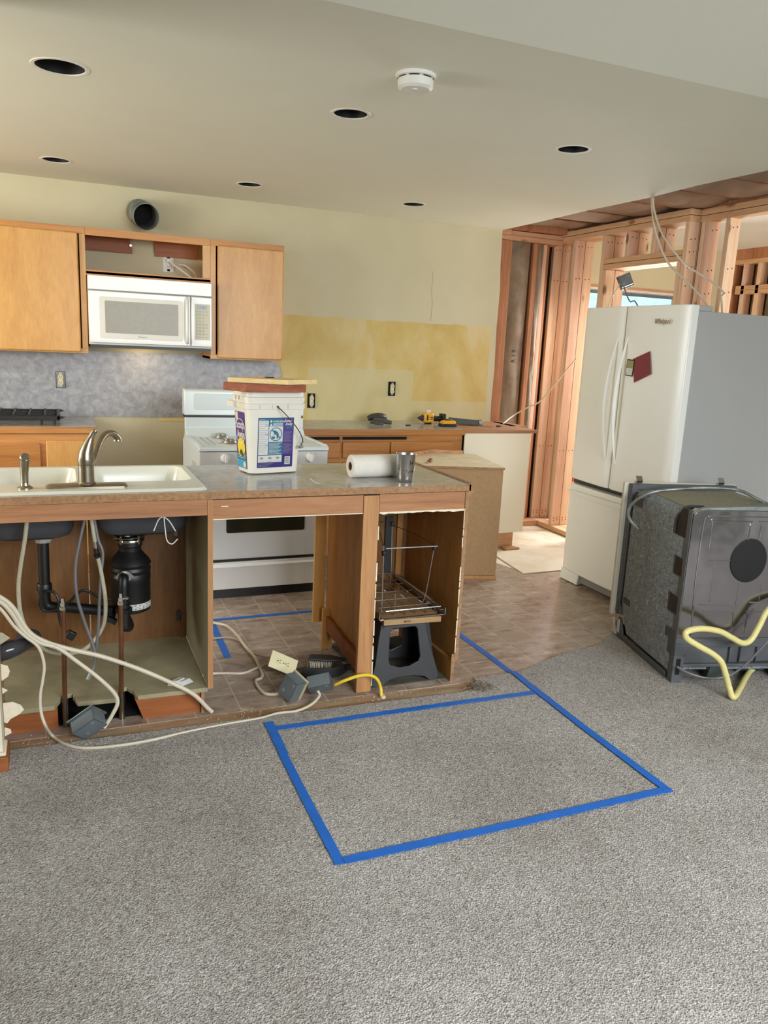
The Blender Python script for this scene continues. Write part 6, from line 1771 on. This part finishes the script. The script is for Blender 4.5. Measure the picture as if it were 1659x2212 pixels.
# door at the front, white shell and grey inner liner
b = B(XD); b.box(-0.028, DWW + 0.012, DWD + 0.032, DWD + 0.058, 0.105, 0.850); dwd = b.build('door', plain('offwhite_door', (212, 208, 192), 0.4, var=.01), t, bevel=0.006)
b = B(XD); b.box(-0.004, 0.03, DWD - 0.012, DWD + 0.032, 0.13, 0.846); b.box(0.03, DWW, DWD - 0.0, DWD + 0.032, 0.815, 0.846); b.build('inner_frame', 'dw_grey', t, bevel=0.002)
b = B(XD)
for k in range(26):
    z = 0.26 + k * 0.0225; b.box(-0.0055, -0.0035, DWD - 0.009, DWD + 0.030, z, z + 0.0022)
b.box(-0.0055, -0.0035, DWD + 0.009, DWD + 0.0115, 0.25, 0.84)
b.build('liner_ribs', 'galv', t)
for x in (0.03, 0.50):
    b = B(XD)
    b.prism([(0.850, DWD + 0.030), (0.862, DWD + 0.030), (0.866, DWD + 0.020), (0.892, DWD + 0.005), (0.894, DWD + 0.010), (0.872, DWD + 0.026), (0.868, DWD + 0.042), (0.850, DWD + 0.042)], 'xz', x, x + 0.035)
    for v in b.bm.verts: pass
    b.bm.free()
    b = B(XD); b.prism([(DWD + 0.045, 0.850), (DWD + 0.018, 0.850), (DWD + 0.012, 0.862), (DWD + 0.030, 0.886), (DWD + 0.034, 0.884), (DWD + 0.020, 0.862), (DWD + 0.045, 0.853)], 'yz', x, x + 0.032)
    b.build('mounting_tab', 'steel', t)
# base frame
b = B(XD)
b.box(-0.006, 0.012, 0.055, DWD - 0.01, 0.0, 0.030); b.box(DWW - 0.012, DWW + 0.006, 0.055, DWD - 0.01, 0.0, 0.030)
b.prism([(DWD - 0.10, 0.0), (DWD + 0.005, 0.0), (DWD + 0.005, 0.06), (DWD - 0.03, 0.115), (DWD - 0.06, 0.10)], 'yz', -0.008, 0.006)
b.box(-0.006, DWW, DWD - 0.012, DWD + 0.006, 0.0, 0.06)
b.build('base_rail', 'dw_grey', t, bevel=0.002)
b = B(XD)
b.prism([(0.575, 0.13), (0.625, 0.125), (0.632, 0.17), (0.632, 0.20), (0.585, 0.16)], 'yz', -0.004, 0.004)
b.build('hinge_plate', 'dw_grey', t)
b = B(XD); b.prism([(0.595, 0.012), (0.65, 0.014), (0.66, 0.09), (0.645, 0.095)], 'yz', -0.014, -0.008); b.prism([(0.57, 0.03), (0.60, 0.03), (0.595, 0.10), (0.575, 0.105)], 'yz', -0.012, -0.006); b.build('side_flap', 'print_grey', t)
for x in (0.0, DWW - 0.055):
    b = B(XD)
    b.box(x - 0.002, x + 0.05, -0.006, 0.035, 0.0, 0.135); b.prism([(x - 0.002, 0.135), (x + 0.05, 0.135), (x + 0.075, 0.19), (x - 0.002, 0.19)] if x < .3 else [(x - 0.02, 0.19), (x, 0.135), (x + 0.05, 0.135), (x + 0.05, 0.19)], 'xz', -0.006, 0.035)
    b.build('rear_leg', 'dw_grey', t, bevel=0.002)
    b = B(XD); b.box(x + 0.012, x + 0.034, -0.0075, 0.0, 0.04, 0.12); b.build('leg_slot', 'black', t)
b = B(XD)
for r_ in range(3):
    b.box(-0.0045, -0.001, 0.022, 0.105, 0.205 + r_ * 0.02, 0.208 + r_ * 0.02)
for k in range(5): b.box(-0.0045, -0.001, 0.022 + k * 0.019, 0.025 + k * 0.019, 0.13 if k < 3 else 0.205, 0.25)
b.box(-0.002, 0.001, 0.022, 0.105, 0.205, 0.25); b.box(-0.002, 0.001, 0.022, 0.064, 0.13, 0.205)
b.build('corner_lattice', 'dw_grey', t)
b = B(XD); b.mat(0).box(-0.003, 0.001, 0.50, 0.575, 0.205, 0.235); b.mat(1)
for k in range(5): b.box(-0.004, -0.0025, 0.502 + k * 0.017, 0.505 + k * 0.017, 0.205, 0.235)
b.box(-0.004, -0.0025, 0.50, 0.575, 0.218, 0.221)
b.build('side_vent', ['ink', 'dw_grey'], t)
b = B(XD)
b.box(0.0, DWW, 0.0, 0.03, 0.175, 0.221); b.prism([(0.075, 0.175), (DWW, 0.175), (DWW, 0.10), (0.05, 0.085)], 'xz', 0.012, 0.030)
b.box(0.045, DWW, -0.008, 0.030, 0.078, 0.092)
for x in (0.28, 0.335, 0.42): b.box(x, x + 0.004, -0.004, 0.02, 0.095, 0.175)
b.box(0.09, 0.25, -0.003, 0.001, 0.182, 0.212)
b.build('rear_crossmember', 'dw_grey', t, bevel=0.002)
b = B(XD)
b.prism([(0.19, 0.0), (0.28, 0.0), (0.26, 0.078), (0.21, 0.078)], 'xz', 0.02, 0.05); b.box(0.20, 0.26, 0.03, 0.12, 0.02, 0.09); b.cyl((0.40, 0.10, 0.055), (0.52, 0.10, 0.055), 0.045); b.cyl((0.12, 0.20, 0.06), (0.34, 0.22, 0.06), 0.05)
b.build('pump_and_valve', plain('dark_green_grey_part', (58, 66, 62), 0.5), t, bevel=0.003)
b = B(XD); b.box(0.06, DWW - 0.06, 0.05, 0.56, 0.05, 0.085); b.build('tub_underside', 'dark', t)
# steel braided hose over the top
hp = [PY(1373, 1136, 3.02), PY(1362, 1125, 3.03), PY(1357, 1108, 3.06), PY(1366, 1088, 3.10), PY(1390, 1071, 3.13), PY(1420, 1061, 3.12), PY(1460, 1057, 3.08), PY(1510, 1054, 3.02), PY(1565, 1055, 2.95), PY(1600, 1060, 2.90), PY(1625, 1072, 2.84), PY(1660, 1090, 2.76)]
b = B(); b.tube(hp, 0.0075, 10, 6); b.build('fill_hose', 'galv', t)
b = B(); b.cyl(hp[0], hp[0] + (hp[0] - hp[1]).normalized() * 0.018, 0.010, n=10); b.build('hose_fitting', 'steel', t)
yh = [PY(1700, 1290, 2.50), PY(1659, 1318, 2.50), PY(1640, 1352, 2.50), PY(1622, 1382, 2.50), PY(1604, 1389, 2.50), PY(1580, 1377, 2.50), PY(1555, 1364, 2.50), PY(1520, 1358, 2.50), PY(1492, 1361, 2.50), PY(1481, 1368, 2.50), PY(1485, 1380, 2.50), PY(1510, 1396, 2.49), PY(1540, 1413, 2.48), PY(1558, 1430, 2.47), PY(1567, 1455, 2.46), PY(1575, 1485, 2.45), PZ(1583, 1506, 0.025), PZ(1594, 1495, 0.025), PZ(1610, 1465, 0.025), PZ(1620, 1450, 0.030), PZ(1632, 1440, 0.045)]
b = B(); b.tube(yh, 0.0138, 12, 8); b.build('drain_hose', 'hose_yellow', t)
b = B(); b.tube([PY(1462, 1440, 2.62), PY(1490, 1455, 2.60), PY(1530, 1465, 2.56), PY(1570, 1461, 2.53), PY(1605, 1440, 2.50), PY(1640, 1405, 2.47), PY(1690, 1350, 2.44)], 0.0055, 8, 6); b.build('power_cable', 'hose_grey', t)
b = B(); b.tube([PY(1500, 1440, 2.68), PY(1525, 1440, 2.68), PY(1525, 1462, 2.66)], 0.005, 8, 5); b.build('inner_wire', 'black', t)

# ================================================================== FLOOR TAPE
def tape(pts, w, z, label, th=0.0012, seed=1):
    rr = random.Random(seed); b = B(); P = [Vector((p[0], p[1], 0)) for p in pts]
    Q = []
    for a, c in zip(P, P[1:]):
        n = max(2, int((c - a).length / 0.03))
        for k in range(n): Q.append(a.lerp(c, k / n))
    Q.append(P[-1]); L = []
    for i, p in enumerate(Q):
        d = (Q[min(i + 1, len(Q) - 1)] - Q[max(i - 1, 0)]).normalized(); nrm = Vector((-d.y, d.x, 0))
        w1 = w / 2 * (1 + rr.uniform(-.05, .05)); w2 = w / 2 * (1 + rr.uniform(-.05, .05)); zz = z + rr.uniform(-0.0006, 0.0006)
        a, c = p + nrm * w1, p - nrm * w2
        L.append([(a.x, a.y, zz), (c.x, c.y, zz), (c.x, c.y, zz + th), (a.x, a.y, zz + th)])
    b.loft(L)
    return tag(b.build('floor_tape', 'tape'), label, 'tape', 'blue tape lines on the floor')
zc = 0.0118
tape([(0.736, 2.835), (0.729, 2.57)], 0.036, zc + 0.001, 'short overlapping blue tape piece at rear left corner of the carpet outline', seed=2)
tape([(0.727, 2.60), (0.722, 2.25), (0.721, 1.912)], 0.032, zc, 'blue tape strip along the left side of carpet outline, pointing at viewer', seed=3)
tape([(0.735, 1.923), (1.35, 1.918), (1.975, 1.922)], 0.034, zc + 0.001, 'blue tape strip nearest the viewer on the carpet', seed=4)
tape([(0.752, 2.775), (1.35, 2.768), (1.955, 2.757)], 0.032, zc, 'blue tape strip across the carpet just in front of the peninsula', seed=5)
tape([(1.958, 1.915), (1.957, 2.40), (1.965, 2.80), (1.972, 2.985)], 0.034, zc + 0.002, 'blue tape strip along the right side of the carpet outline', seed=6)
tape([(1.972, 2.988), (1.972, 3.25), (1.966, 3.62)], 0.034, 0.0012, 'blue tape strip on the tiles running past the peninsula end', seed=7)
tape([(0.50, 4.087), (1.0, 4.087), (1.42, 4.092)], 0.030, 0.0012, 'blue tape strip lying crosswise on the tiles in front of the stove', seed=8)
tape([(0.728, 4.07), (0.722, 3.80), (0.716, 3.555)], 0.034, 0.0012, 'short blue tape piece on the tiles inside the open bay', seed=9)

# ================================================================== CABLES OVER THE FRIDGE
cable([PZ(1409, 424, ZC + 0.004), PX(1408, 440, 3.36), PX(1412, 480, 3.40), PX(1424, 525, 3.45), PX(1445, 570, 3.50), PX(1475, 600, 3.56), PX(1500, 625, 3.62), PX(1518, 645, 3.66), PX(1530, 662, 3.70)], 0.0060,
      'ivory cable hanging from the ceiling edge down to the fridge top, nearer of two')
cable([PZ(1411, 425, ZC + 0.004), PX(1413, 452, 3.36), PX(1428, 500, 3.44), PX(1450, 535, 3.52), PX(1480, 570, 3.60), PX(1515, 594, 3.68), PX(1540, 610, 3.74), PX(1560, 628, 3.78), PX(1563, 634, 3.79), PX(1558, 640, 3.79), PX(1559, 655, 3.79), PX(1560, 676, 3.78)], 0.0060,
      'ivory cable hanging from the ceiling edge, sharply bent behind the fridge, farther of two')
c0 = PX(1352, 600, 3.89)
jbox('grey metal box hanging on the stud above the left fridge door', (c0.x, c0.y, c0.z - 0.02), (0.085, 0.05, 0.085), (R(-20), R(-15), R(-35)), 'galv')
cable([PX(1341, 610, 3.86), PX(1333, 625, 3.85), PX(1322, 642, 3.85), PX(1314, 662, 3.85), PX(1310, 680, 3.85)], 0.0048, 'thin ivory cable dropping from the grey box down behind the fridge')
cable([PX(1347, 617, 3.87), PX(1353, 635, 3.87), PX(1361, 651, 3.87), PX(1370, 650, 3.87), PX(1376, 658, 3.87), PX(1380, 668, 3.87)], 0.0045, 'thin grey cable curling from the grey box above the fridge top', 'hose_grey')
# red level leaning behind the studs
b = B(); b.box(4.16, 4.20, 5.62, 5.70, 0.0, 1.05)
tag(b.build('level', 'red', bevel=0.004), 'red tool leaning in the gap behind the first studs', 'level')
